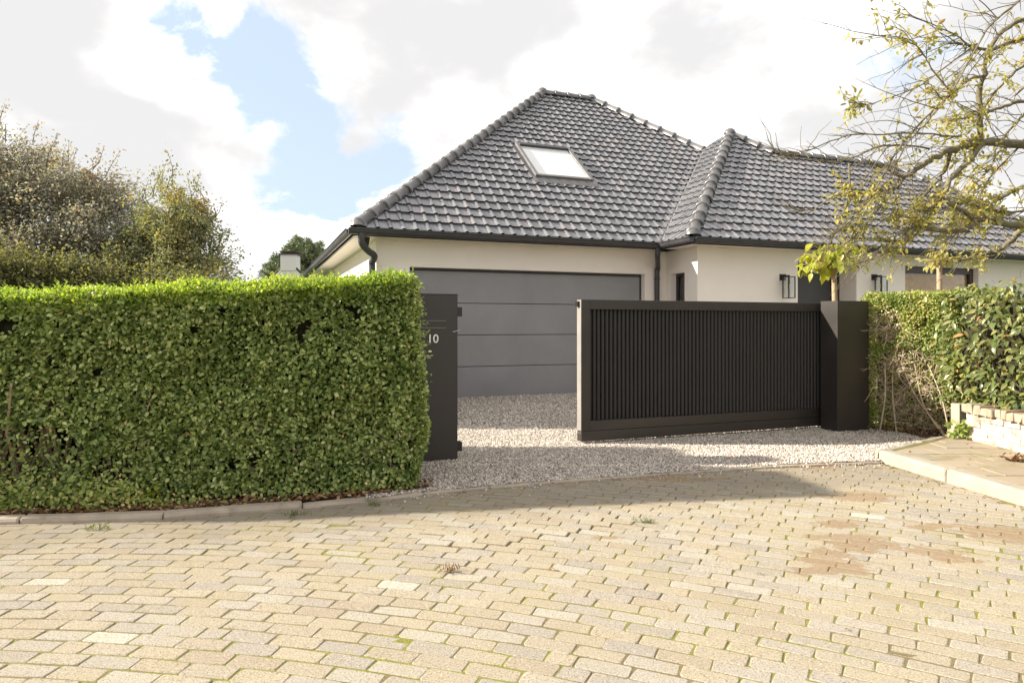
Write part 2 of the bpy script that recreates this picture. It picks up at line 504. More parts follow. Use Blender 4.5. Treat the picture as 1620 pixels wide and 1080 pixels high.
def leaf_arrays(P, T, N, L, Wd, fold=0.18):
    """oval leaves folded along the midrib: two quads each"""
    T = norm(T); N = norm(N - T * np.sum(N * T, axis=1, keepdims=True)); S = np.cross(T, N)
    L = L[:, None]; Wd = Wd[:, None]
    up = N * Wd * fold
    a = P + T * L * .26; b = P + T * L * .70 - N * L * .04
    V = np.stack([P, a - S * Wd * .46 + up, b - S * Wd * .42 + up * .8, P + T * L - N * L * .10,
                  b + S * Wd * .42 + up * .8, a + S * Wd * .46 + up], axis=1).reshape(-1, 3)
    n = len(P); k = np.arange(n) * 6
    F = np.stack([np.stack([k, k + 1, k + 2, k + 3], 1), np.stack([k, k + 3, k + 4, k + 5], 1)], 1).reshape(-1, 4)
    return V, F


def leaves(name, P, T, N, L, Wd, mat, parent, fold=0.18, kind='stuff'):
    V, F = leaf_arrays(np.asarray(P, float), np.asarray(T, float), np.asarray(N, float), np.asarray(L, float), np.asarray(Wd, float), fold)
    o = mk(name, V, F, mat, parent)
    if kind: o['kind'] = kind
    return o


def big_leaf(L, Wd, droop=0.25, fold=0.12, wave=0.0):
    """a curved pointed leaf, base at the origin, tip along +x, upper side +z"""
    st = [(0.0, 0.0), (0.18, 0.62), (0.42, 1.0), (0.70, 0.72), (0.90, 0.25), (1.0, 0.0)]
    V = []; F = []
    V.append((0, 0, 0))
    for i, (s, w) in enumerate(st[1:-1]):
        z = -droop * L * s * s
        for sd in (-1, 0, 1):
            V.append((s * L, sd * w * Wd / 2, z + (fold * Wd * w if sd else 0) + wave * Wd * math.sin(i * 2.1 + sd)))
    V.append((L, 0, -droop * L))
    F += [(0, 2, 1), (0, 3, 2)]
    for i in range(3):
        b = 1 + 3 * i
        F += [(b, b + 1, b + 4, b + 3), (b + 1, b + 2, b + 5, b + 4)]
    b = 10; tip = 13
    F += [(b, b + 1, tip), (b + 1, b + 2, tip)]
    return V, F


def rand_unit(n, rng=RNG):
    return norm(rng.normal(size=(n, 3)))


def pix(x, y, Y):
    return Vector(((x - 810) / 1080 * Y, Y, CAM_H + (HORIZON - y) / 1080 * Y))


def gpix(x, y, z=0.0):
    Y = (CAM_H - z) * 1080 / (y - HORIZON)
    return Vector(((x - 810) / 1080 * Y, Y, z))


def proj(p):
    return (810 + 1080 * p[0] / p[1], HORIZON - 1080 * (p[2] - CAM_H) / p[1])


def vnoise(x, y, seed=0):
    """smooth value noise in [0,1] on numpy arrays"""
    x = np.asarray(x, float); y = np.asarray(y, float)
    xi = np.floor(x).astype(int); yi = np.floor(y).astype(int)
    xf = x - xi; yf = y - yi
    def h(a, b):
        v = np.sin(a * 127.1 + b * 311.7 + seed * 74.7) * 43758.5453
        return v - np.floor(v)
    u = xf * xf * (3 - 2 * xf); v = yf * yf * (3 - 2 * yf)
    return (h(xi, yi) * (1 - u) + h(xi + 1, yi) * u) * (1 - v) + (h(xi, yi + 1) * (1 - u) + h(xi + 1, yi + 1) * u) * v


# ================================================================== THE GROUND
def ground_sheet(name, pts, z, mat, sub=0):
    V = [(x, y, z) for x, y in pts]
    return mk(name, V, [tuple(range(len(pts)))], mat)


g = ground_sheet('ground', [(-900, -600), (900, -600), (900, 1500), (-900, 1500)], -0.06, 'lawn_soil')
tag(g, kind='structure')

# line between the road and the front gardens (world x, y), from pixels of the road edge
EDGE = [(-9.0, 4.55), (-6.0, 4.80), (-3.73, 4.97), (-2.63, 5.09), (-1.92, 5.30), (-1.28, 5.55), (-.81, 5.80),
        (.126, 6.17), (1.66, 6.64), (2.86, 7.00), (3.82, 7.14), (4.02, 7.2)]
EX = np.array([p[0] for p in EDGE]); EY = np.array([p[1] for p in EDGE])


def edge_y(x):
    return np.interp(x, EX, EY)


# gravel drive base
gp = [(x, float(edge_y(x)) + 0.02) for x in np.linspace(-1.2, 4.02, 24)] + [(5.3, 7.6), (6.0, 10.5), (14, 17), (14, 24), (-4, 24), (-3.4, 12.5), (-1.6, 9.0), (-1.3, 6.4)]
drive = ground_sheet('gravel_drive', gp, 0.012, 'gravel')
tag(drive, kind='structure')

# planting bed under the left hedge
bp = [(x, float(edge_y(x)) + 0.03) for x in np.linspace(-9, -0.8, 24)] + [(-0.75, 6.1), (-1.1, 7.2), (-1.6, 9.0), (-9, 9.0)]
bed = ground_sheet('planting_bed', bp, 0.014, 'soil')
tag(bed, kind='structure')

def kerb_x(y):
    return 3.91 + .11 * max(0.0, 7.3 - y)


# --- road: bed of sand and moss, pavers laid in arcs round (CX, CY)
CX, CY = -2.7, -4.2
PL, PW = 0.235, 0.107
road_bed_pts = [(x, float(edge_y(x)) + 0.05) for x in np.linspace(-9, 4.0, 40)] + [(kerb_x(-4) + .05, -4), (-9, -4)]
road = ground_sheet('road', road_bed_pts, -0.0022, 'bed')
tag(road, kind='structure')


def brick_mesh(rng, L=PL - .007, Wd=PW - .0105):
    c = 0.009
    base = [(-L / 2 + c, -Wd / 2), (L / 2 - c, -Wd / 2), (L / 2, -Wd / 2 + c), (L / 2, Wd / 2 - c),
            (L / 2 - c, Wd / 2), (-L / 2 + c, Wd / 2), (-L / 2, Wd / 2 - c), (-L / 2, -Wd / 2 + c)]
    base = np.array(base) + rng.normal(scale=.0030, size=(8, 2))
    ins = base * np.array([1 - .006 / L * 1.2, 1 - .006 / Wd * 1.2])
    V = np.concatenate([np.c_[ins, rng.normal(scale=.0007, size=8)], np.c_[base, np.full(8, -.0024)], np.c_[base, np.full(8, -.05)]])
    F = [tuple(range(8))] + [(8 + i, 8 + (i + 1) % 8, (i + 1) % 8, i) for i in range(8)] + [(16 + i, 16 + (i + 1) % 8, 8 + (i + 1) % 8, 8 + i) for i in range(8)]
    return V, F


rng = np.random.default_rng(11)
bricks = []
prev_joints = None
row = 0
rad = 3.2
while rad < 15.8:
    # joints along the arc: half bricks are slipped in where joints would line up
    a0 = math.radians(118) ; a1 = math.radians(20)
    s = -rng.random() * 0.04 - (row % 2) * PL / 2
    smax = (a0 - a1) * rad
    joints = []
    while s < smax:
        l = PL + rng.normal() * .0035
        if prev_joints is not None:
            e = (s + l) / rad
            k = np.min(np.abs(prev_joints - e)) * rad if len(prev_joints) else 1
            if k < 0.028:
                l = PL * (0.52 + .06 * rng.random())
        bricks.append((rad + PW / 2, a0 - (s + l / 2) / rad, l))
        s += l
        joints.append(s / rad)
    prev_joints = np.array(joints)
    rad += PW
    row += 1


def lift(x, y):
    """slightly heaved area of the paving with a lip on its near side"""
    if not (-.75 < x < 1.0): return 0.0
    lip = 4.52 + (x + .3) * .36 + 0.06 * math.sin(x * 9)
    d = y - lip
    if d < 0 or d > .9: return 0.0
    return .008 * (1 - d / .9) * min(1, (x + .75) / .3) * min(1, (1.0 - x) / .3)


cand = []
for (rr, an, l) in bricks:
    x = CX + rr * math.cos(an); y = CY + rr * math.sin(an)
    if x < -7.5 or x > kerb_x(y) + .03 or y < -2.5 or y > edge_y(x) + .06: continue
    z = rng.normal() * .0009 + lift(x, y) + .002 * vnoise(x * .9, y * .9, 3)
    sx = (l - .009) / (PL - .009)
    rot = an - math.pi / 2 + rng.normal() * .010
    tilt = (rng.normal() * .008, rng.normal() * .0045)
    area = 0
    if y > 2.3:
        px, py = proj((x, y, z))
        if -20 < px < 1640 and py < 1085:
            area = sx / y ** 3
    cand.append((area, x, y, z, rot, tilt, sx))
cand.sort(key=lambda c: -c[0])
bmeshes = []
for k in range(10):
    V, F = brick_mesh(rng)
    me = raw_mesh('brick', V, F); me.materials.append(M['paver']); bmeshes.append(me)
VV = []; FF = []; nb = 0
for i, (area, x, y, z, rot, tilt, sx) in enumerate(cand):
    Mx = Matrix.Translation((x, y, z)) @ Euler((tilt[0], tilt[1], rot)).to_matrix().to_4x4() @ Matrix.Diagonal((sx, 1, 1, 1))
    if i < 300:
        inst('brick', bmeshes[i % 10], road, Mx)
    else:
        V, F = brick_mesh(rng)
        A = np.array(Mx)
        VV.append(V @ A[:3, :3].T + A[:3, 3])
        FF += [tuple(q + nb for q in f) for f in F]
        nb += len(V)
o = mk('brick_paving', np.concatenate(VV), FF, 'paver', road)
tag(o, kind='stuff')

# --- kerb stones along the left hedge, flat edging stones along the gravel
def walk_edge(x0, x1, step):
    xs = np.linspace(x0, x1, 400); ys = edge_y(xs)
    s = np.r_[0, np.cumsum(np.hypot(np.diff(xs), np.diff(ys)))]
    n = max(1, int(round(s[-1] / step)))
    ts = np.linspace(0, s[-1], n + 1)
    return list(zip(np.interp(ts, s, xs), np.interp(ts, s, ys)))


def kerb_piece(name, p, q, w, h, mat, parent, gap=.006, rnd=.02, side=1, rng=rng):
    d = Vector((q[0] - p[0], q[1] - p[1], 0)); L = d.length; d.normalize()
    n = Vector((-d.y, d.x, 0)) * side
    prof = [(0, -.06), (0, h - rnd), (rnd * .3, h - rnd * .3), (rnd, h), (w - rnd * .5, h), (w, h - rnd * .4), (w, -.06)]
    V = []; k = len(prof)
    cuts = [gap, gap + .012, L * .33, L * .66, L - gap - .012, L - gap]
    for ci, s in enumerate(cuts):
        sh = .010 if ci in (0, 5) else 0
        for (a, z) in prof:
            b = Vector((p[0], p[1], 0)) + d * s + n * (a + (sh if a < rnd else 0) + rng.normal() * .0015)
            V.append((b.x, b.y, z - (sh * .7 if z > 0 else 0) + rng.normal() * .0015))
    F = []
    for c in range(len(cuts) - 1):
        for i in range(k - 1):
            F.append((c * k + i, c * k + i + 1, (c + 1) * k + i + 1, (c + 1) * k + i))
    F.append(tuple(range(k))); F.append(tuple((len(cuts) - 1) * k + i for i in range(k - 1, -1, -1)))
    return mk(name, V, F, mat, parent, smooth=False)


kerb = thing('kerb', (-3, 5, 0), kind='structure')
pts = walk_edge(-7.6, -.75, .98)
for a, b in zip(pts[:-1], pts[1:]):
    h = .048 if a[0] < -2.6 else (.036 if a[0] < -1.8 else .024)
    kerb_piece('kerb_stone', a, b, .115, h, 'kerb', kerb, rnd=.03)
edging = thing('gravel_edging', (1, 6.4, 0), kind='structure')
pts = walk_edge(-.75, 3.85, .62)
for a, b in zip(pts[:-1], pts[1:]):
    kerb_piece('edging_stone', a, b, .075, .020, 'kerb', edging, rnd=.008, gap=.004)

# --- right-hand pavement with its kerb
PX = 3.91
pav = mk('pavement', [(PX + .1, 7.30, .1005), (kerb_x(-2) + .1, -2, .1005), (5.42, -2, .1005), (5.42, 8.3, .1005), (5.1, 8.3, .1005)], [(4, 3, 2, 1, 0)][::-1], 'bed')
tag(pav, kind='structure')
rk = thing('pavement_kerb', (PX, 6, 0), kind='structure')
ys = [7.30, 6.33, 5.35, 4.37, 3.39, 2.41, 1.43, .45, -.53, -1.5]
for a, b in zip(ys[:-1], ys[1:]):
    kerb_piece('kerb_stone', (kerb_x(b), b), (kerb_x(a), a), .15, .125, 'kerb_pale', rk, rnd=.03, side=-1)
# rounded end stone of the kerb
V = []; F = []
nn = 9
for ring, (rr, z) in enumerate(((.155, -.05), (.155, .075), (.13, .115), (.08, .125))):
    for k in range(nn):
        an = math.pi * k / (nn - 1)
        V.append((PX + .075 - rr * .5 * math.cos(an), 7.295 + rr * .8 * math.sin(an), z))
for ring in range(3):
    for k in range(nn - 1):
        F.append((ring * nn + k, ring * nn + k + 1, (ring + 1) * nn + k + 1, (ring + 1) * nn + k))
F.append(tuple(3 * nn + k for k in range(nn)))
mk('kerb_end_stone', V, F, 'kerb_pale', rk, smooth=True)
# edge of the pavement towards the gravel
kerb_piece('edging_stone', (PX + .13, 7.32), (4.72, 7.85), .07, .11, 'kerb_pale', rk)
kerb_piece('edging_stone', (4.72, 7.85), (5.25, 8.25), .07, .11, 'kerb_pale', rk)
# flagstones
def clip_half(poly, a, b):
    """keep the part of a polygon right of the line a -> b"""
    def sd(p): return (b[0] - a[0]) * (p[1] - a[1]) - (b[1] - a[1]) * (p[0] - a[0])
    out_ = []
    for i in range(len(poly)):
        p, q = poly[i], poly[(i + 1) % len(poly)]
        sp_1, sq = sd(p), sd(q)
        if sp_1 <= 0: out_.append(p)
        if sp_1 * sq < 0:
            f_ = sp_1 / (sp_1 - sq)
            out_.append((p[0] + (q[0] - p[0]) * f_, p[1] + (q[1] - p[1]) * f_))
    return out_


fl = .46
yy = 8.2
r_i = 0
while yy > -1.9:
    xx = kerb_x(yy - .17) + .155
    k = 0
    while xx < 5.40:
        x1 = min(xx + fl * (1 if not (k == 0 and r_i % 2) else .55), 5.40)
        y0 = yy - fl * .75
        pg = clip_half([(xx + .006, y0 + .006), (x1 - .006, y0 + .006), (x1 - .006, yy - .006), (xx + .006, yy - .006)], (PX + .18, 7.31), (5.30, 8.22))
        if x1 - xx > .08 and len(pg) > 2:
            gz = .1045 + rng.normal() * .0012
            b = MB().prism(pg, .05, gz)
            b.V = [(x, y, z + rng.normal() * .0012) for x, y, z in b.V]
            b.build('flagstone', 'flag', pav, bevel=.005)
        xx = x1; k += 1
    yy -= fl * .75
    r_i += 1

# --- gravel stones
def scatter_stones(n, sampler, smin, smax, name, parent):
    P = sampler(n)
    n = len(P)
    base = np.array([(1, 0, 0), (-1, 0, 0), (0, 1, 0), (0, -1, 0), (0, 0, 1), (0, 0, -1)], float)
    V = np.repeat(base[None], n, 0)
    V = V * (1 + RNG.normal(scale=.22, size=(n, 6, 1))) + RNG.normal(scale=.16, size=(n, 6, 3))
    sc = RNG.uniform(smin, smax, size=(n, 1, 1)) * RNG.uniform(.6, 1.25, size=(n, 1, 3))
    V = V * sc
    # random rotation
    q = norm(RNG.normal(size=(n, 4)))
    w, x, y, z = q.T
    Rm = np.stack([np.stack([1 - 2 * (y * y + z * z), 2 * (x * y - z * w), 2 * (x * z + y * w)], -1),
                   np.stack([2 * (x * y + z * w), 1 - 2 * (x * x + z * z), 2 * (y * z - x * w)], -1),
                   np.stack([2 * (x * z - y * w), 2 * (y * z + x * w), 1 - 2 * (x * x + y * y)], -1)], 1)
    V = np.einsum('nij,nkj->nki', Rm, V)
    V = V + P[:, None, :]
    f = np.array([(0, 2, 4), (2, 1, 4), (1, 3, 4), (3, 0, 4), (2, 0, 5), (1, 2, 5), (3, 1, 5), (0, 3, 5)])
    F = (f[None] + (np.arange(n) * 6)[:, None, None]).reshape(-1, 3)
    o = mk(name, V.reshape(-1, 3), F, 'stone', parent)
    return tag(o, kind='stuff')


def samp_near(n):
    x = RNG.uniform(-1.5, 5.2, n); y = RNG.uniform(5.5, 9.6, n)
    z = .012 + RNG.uniform(0, .014, n) + .012 * vnoise(x * 1.4, y * 1.4, 5)
    ey = edge_y(x)
    ok = (y > ey + .045) & (y < 9.6) & ~((x > 3.9) & (y < 7.36 + (x - 4.05) * .75)) & (x > -1.25 - .1 * (y - 6))
    # a few stones stray on to the edging
    return np.stack([x, y, z], 1)[ok]


def samp_far(n):
    y = 9.4 + 6.0 * RNG.random(n) ** 1.4
    x = RNG.uniform(-2.6, 6.5, n)
    z = .014 + RNG.uniform(0, .014, n)
    return np.stack([x, y, z], 1)


scatter_stones(155000, samp_near, .006, .0125, 'gravel_stones', drive)
scatter_stones(45000, samp_far, .013, .022, 'gravel_stones', drive)

# stray stones and bits on the paving close to the drive
def samp_stray(n):
    x = RNG.uniform(-1.0, 4.0, n)
    y = edge_y(x) - RNG.exponential(.10, n)
    return np.stack([x, y, np.full(n, .008)], 1)
scatter_stones(260, samp_stray, .005, .011, 'stray_stones', drive)

# ================================================================== THE HOUSE
ANG = R(20.8)
P0 = Vector((-1.066, 13.38, 0))
ca, sa = math.cos(ANG), math.sin(ANG)
house = thing('bungalow', P0, ANG, 'white rendered bungalow with dark tiled hip roof and wide garage door', 'house')


def to_local(p):
    dx, dy = p[0] - P0.x, p[1] - P0.y
    return (dx * ca + dy * sa, -dx * sa + dy * ca, p[2])


def to_world(u, v, z):
    return Vector((P0.x + u * ca - v * sa, P0.y + u * sa + v * ca, z))


def u_at(px, v):
    """local u on the vertical plane v=const seen at pixel column px"""
    t = (px - 810) / 1080
    X0, Y0 = P0.x - v * sa, P0.y + v * ca
    return (t * Y0 - X0) / (ca - t * sa)


def v_at(px, u):
    t = (px - 810) / 1080
    X0, Y0 = P0.x + u * ca, P0.y + u * sa
    return (X0 - t * Y0) / (sa + t * ca)


def z_at(py, u, v):
    Y = to_world(u, v, 0).y
    return CAM_H + (HORIZON - py) / 1080 * Y


WT = 3.08                      # top of the walls
U0 = -1.588                    # left corner of the garage front
UW, VW = 4.79, -1.125          # front corner of the projecting wing
OV = .45                       # eaves overhang
TANP = .81
PIT = math.atan(TANP)
ZE = 3.20                      # roof plane at the eaves line
gd0, gd1 = u_at(648, 0), u_at(1020, 0)
GD_TOP = z_at(422, gd0, 0)
TH = .30

# walls with openings
w = MB()
w.box(U0, gd0, 0, TH, -.05, WT)                       # front, left of the garage door
w.box(gd1, UW - .002, 0, TH, -.05, WT)                # front, right of it
w.box(gd0, gd1, 0, TH, GD_TOP, WT)                    # lintel
w.box(U0, U0 + TH, TH, 11.9, -.05, WT)                # left side
w.box(U0 + TH, 11.9, 11.6, 11.9, -.05, WT)            # back
w.build('garage_wall', 'render', house, True)
dr0, dr1 = u_at(1262, VW), u_at(1355, VW)
wi0, wi1 = u_at(1432, VW), u_at(1548, VW)
sv0, sv1 = v_at(1083, UW), v_at(1062, UW)
WI_T = z_at(420, wi0, VW); WI_B = .85
DR_T = 2.86
SW_T = z_at(432, UW, (sv0 + sv1) / 2); SW_B = 1.0
UR = 17.2
w = MB()
w.box(UW, dr0, VW, VW + TH, -.05, WT)
w.box(dr0, dr1, VW, VW + TH, DR_T, WT)
w.box(dr1, wi0, VW, VW + TH, -.05, WT)
w.box(wi0, wi1, VW, VW + TH, WI_T, WT)
w.box(wi0, wi1, VW, VW + TH, -.05, WI_B)
w.box(wi1, UR, VW, VW + TH, -.05, WT)
# side wall of the wing with the narrow window
w.box(UW, UW + TH, VW + TH, sv0, -.05, WT)
w.box(UW, UW + TH, sv0, sv1, SW_T, WT)
w.box(UW, UW + TH, sv0, sv1, -.05, SW_B)
w.box(UW, UW + TH, sv1, .6, -.05, WT)
# right end, porch recess
w.box(UR - TH, UR, VW + TH, 6.0, -.05, WT)
w.box(dr0 - .1, dr0, VW + TH, VW + .62, -.05, DR_T + .1)
w.box(dr1, dr1 + .1, VW + TH, VW + .62, -.05, DR_T + .1)
w.box(dr0, dr1, VW + TH, VW + .62, DR_T, DR_T + .1)
w.build('wing_wall', 'render', house, True)

# garage door: four panels
gdoor = MB().box(gd0 + .002, gd1 - .002, .20, .26, -.02, GD_TOP - .002).build('garage_door', 'gutter', house, True)
ph = (GD_TOP - .045) / 4
for i in range(4):
    z0 = .0 + i * ph; z1 = z0 + ph
    MB().box(gd0 + .035, gd1 - .035, .155, .199, z0 + .006, z1 - .006).build('door_panel', 'garage', gdoor, True, bevel=.008)
# dark frame round the garage door
MB().box(gd0 + .004, gd0 + .032, .14, .199, 0, GD_TOP - .005).build('door_frame', 'gutter', gdoor, True)
MB().box(gd1 - .032, gd1 - .004, .14, .199, 0, GD_TOP - .005).build('door_frame', 'gutter', gdoor, True)
MB().box(gd0 + .004, gd1 - .004, .135, .199, GD_TOP - .042, GD_TOP - .004).build('door_frame', 'gutter', gdoor, True)

# narrow window in the side of the wing
sw = MB().box(UW + .12, UW + .20, sv0 + .003, sv0 + .05, SW_B, SW_T - .003).box(UW + .12, UW + .20, sv1 - .05, sv1 - .003, SW_B, SW_T - .003) \
    .box(UW + .12, UW + .20, sv0 + .05, sv1 - .05, SW_T - .055, SW_T - .003).box(UW + .12, UW + .20, sv0 + .05, sv1 - .05, SW_B, SW_B + .05).build('side_window', 'door', house, True)
MB().box(UW + .165, UW + .175, sv0 + .051, sv1 - .051, SW_B + .051, SW_T - .056).build('pane', 'glass', sw, True)
MB().box(UW + .24, UW + .28, sv0 + .01, sv1 - .01, SW_B + .01, SW_T - .01).build('dark_reveal', 'dark_room', sw, True)

# front door in its recess
dv = VW + .50
fd = MB().box(dr0 + .002, dr1 - .002, dv + .04, dv + .09, -.02, DR_T - .002).build('front_door', 'door', house, True)
dw = dr1 - dr0
MB().box(dr0 + .06, dr1 - .06, dv + .005, dv + .039, .05, DR_T - .07).build('door_leaf', 'door', fd, True, bevel=.004)
MB().box(dr0 + .003, dr0 + .055, dv - .02, dv + .039, 0, DR_T - .004).build('door_jamb', 'door', fd, True)
MB().box(dr1 - .055, dr1 - .003, dv - .02, dv + .039, 0, DR_T - .004).build('door_jamb', 'door', fd, True)
MB().box(dr0 + .055, dr1 - .055, dv - .02, dv + .039, DR_T - .062, DR_T - .004).build('door_head', 'door', fd, True)
b = MB()
x0, x1, z0, z1 = dr0 + .30, dr1 - .22, 1.25, DR_T - .34
b.box(x0, x1, dv - .012, dv + .004, z1 - .03, z1).box(x0, x1, dv - .012, dv + .004, z0, z0 + .03)
b.box(x0, x0 + .03, dv - .012, dv + .004, z0 + .03, z1 - .03).box(x1 - .03, x1, dv - .012, dv + .004, z0 + .03, z1 - .03)
b.build('panel_moulding', 'door', fd, True)
MB().tube([(dr0 + .22, dv - .06, .85), (dr0 + .22, dv - .06, 1.75)], .016, 8).tube([(dr0 + .22, dv - .06, 1.0), (dr0 + .22, dv + .01, 1.0)], .01, 6) \
    .tube([(dr0 + .22, dv - .06, 1.6), (dr0 + .22, dv + .01, 1.6)], .01, 6).build('door_handle', 'lamp_metal', fd, True, smooth=True)

# wide window with a slatted blind
wv = VW + .13
fr = MB()
fr.box(wi0 + .003, wi0 + .075, wv, wv + .09, WI_B + .003, WI_T - .003).box(wi1 - .115, wi1 - .003, wv, wv + .09, WI_B + .003, WI_T - .003)
fr.box(wi0 + .075, wi1 - .115, wv, wv + .09, WI_T - .14, WI_T - .003).box(wi0 + .075, wi1 - .115, wv, wv + .09, WI_B + .003, WI_B + .08)
win = fr.build('wide_window', 'frame', house, True, bevel=.004)
MB().box(wi0 + .076, wi1 - .116, wv + .045, wv + .055, WI_B + .081, WI_T - .141).build('pane', 'glass', win, True)
MB().box(wi0 - .03, wi1 + .03, VW - .06, wv - .002, WI_B - .045, WI_B - .003).build('window_sill', 'kerb_pale', win, True)
zz = WI_B + .12
sl = MB(); c0, s0 = .022, .018
V0 = [(wi0 + .09, -.016, -.019), (wi1 - .13, -.016, -.019), (wi1 - .13, .016, .019), (wi0 + .09, .016, .019)]
slme = raw_mesh('blind_slat', np.array(V0 + [(x, y, z + .003) for x, y, z in V0]), [(0, 1, 2, 3), (7, 6, 5, 4), (0, 4, 5, 1), (1, 5, 6, 2), (2, 6, 7, 3), (3, 7, 4, 0)])
slme.materials.append(M['blind'])
while zz < WI_T - .16:
    inst('blind_slat', slme, win, Matrix.Translation((0, wv + .09, zz)))
    zz += .038
MB().box(wi0 - .4, wi1 + .4, wv + .6, wv + .65, .3, WT).build('room_back', 'dark_room', win, True)

# ---- roofs (local): main hip roof and the two parts of the wing
EU0, EV0 = U0 - OV, -OV                 # eaves corner, main
RIDGE = 6.42
MR = [(EU0 + RIDGE, EV0 + RIDGE), (EU0 + RIDGE + 1.64, EV0 + RIDGE)]
EU1 = MR[1][0] + RIDGE
EV1 = EV0 + 2 * RIDGE
WU0, WV0 = UW - OV, VW - OV             # eaves corner, wing
WA = (WU0 + 4.43, WV0 + 4.43)           # wing apex
LR0 = (WU0 + 4.43 + .785, WV0 + 4.43 - .785)
LRD = LR0[1] - WV0                      # depth of the lower ridge
LR1 = (14.0, LR0[1])
WU1 = LR1[0] + LRD
JB = (WU0 - EU0)                        # placeholder
def rz(d): return ZE + TANP * d
# valley: from (WU0, EV0) upwards at 45 deg to the main right hip
rj = ((WU0 - EV0) - (MR[1][0] - MR[1][1])) / 2
J = (MR[1][0] + rj, MR[1][1] - rj)
deck = MB()
dz = -.055
def dv3(u, v, d): return (u, v, rz(d) + dz)
A_ = dv3(EU0, EV0, 0); B_ = dv3(EU1, EV0, 0); C_ = dv3(EU1, EV1, 0); D_ = dv3(EU0, EV1, 0)
E_ = dv3(*MR[0], RIDGE); F_ = dv3(*MR[1], RIDGE)
deck.add([A_, B_, C_, D_, E_, F_], [(0, 1, 5, 4), (1, 2, 5), (2, 3, 4, 5), (3, 0, 4)])
# wing: front (two), left, right and rear planes
wa = dv3(*WA, 4.43)
deck.add([dv3(WU0, WV0, 0), dv3(LR0[0], WV0, 0), dv3(*LR0, LRD), wa], [(0, 1, 2, 3)])
deck.add([dv3(LR0[0], WV0, 0), dv3(WU1, WV0, 0), dv3(*LR1, LRD), dv3(*LR0, LRD)], [(0, 1, 2, 3)])
deck.add([dv3(WU0, WV0, 0), wa, dv3(WU0, WV0 + 8.86, 0)], [(0, 1, 2)])
deck.add([dv3(WU1, WV0, 0), dv3(WU1, WV0 + 2 * LRD, 0), dv3(*LR1, LRD)], [(0, 1, 2)])
deck.add([dv3(*LR0, LRD), dv3(*LR1, LRD), dv3(WU1, WV0 + 2 * LRD, 0), dv3(LR0[0], WV0 + 2 * LRD, 0)], [(0, 3, 2, 1)])
deck.add([wa, dv3(*LR0, LRD), dv3(LR0[0] + .0, WV0 + 2 * LRD, 0), dv3(WA[0], WV0 + 8.86, 0)], [(0, 1, 2, 3)])
roof = deck.build('roof', 'tile', house, True)
roof['label'] = 'dark grey glazed interlocking tile roof'

TW, TC = .24, .318


def tile_mesh(rng=None):
    prof = [(0, .010), (.014, .001), (.09, .0), (.160, .001), (.184, .020), (.206, .027), (.230, .024), (.247, .008)]
    V = []
    n = len(prof)
    j = (lambda s: rng.normal() * s) if rng is not None else (lambda s: 0)
    for (bb, hh) in ((0.0, .046), (.40, .002)):
        for (a, h) in prof:
            V.append((a + j(.0008), bb + j(.0015), h + hh + j(.0008)))
    for (a, h) in prof:
        V.append((a, 0.034, h + .046 - .036))
    F = []
    for i in range(n - 1):
        F.append((i, i + 1, n + i + 1, n + i))
        F.append((2 * n + i, 2 * n + i + 1, i + 1, i))
    return np.array(V), F


def poly_inside(poly, x, y, eps=0.0):
    n = len(poly)
    for i in range(n):
        x0, y0 = poly[i]; x1, y1 = poly[(i + 1) % n]
        L = math.hypot(x1 - x0, y1 - y0)
        if ((x1 - x0) * (y - y0) - (y1 - y0) * (x - x0)) / L < eps: return False
    return True


full_tiles = []      # (area, matrix)
clipped = []         # (V world-local, F) pieces already cut


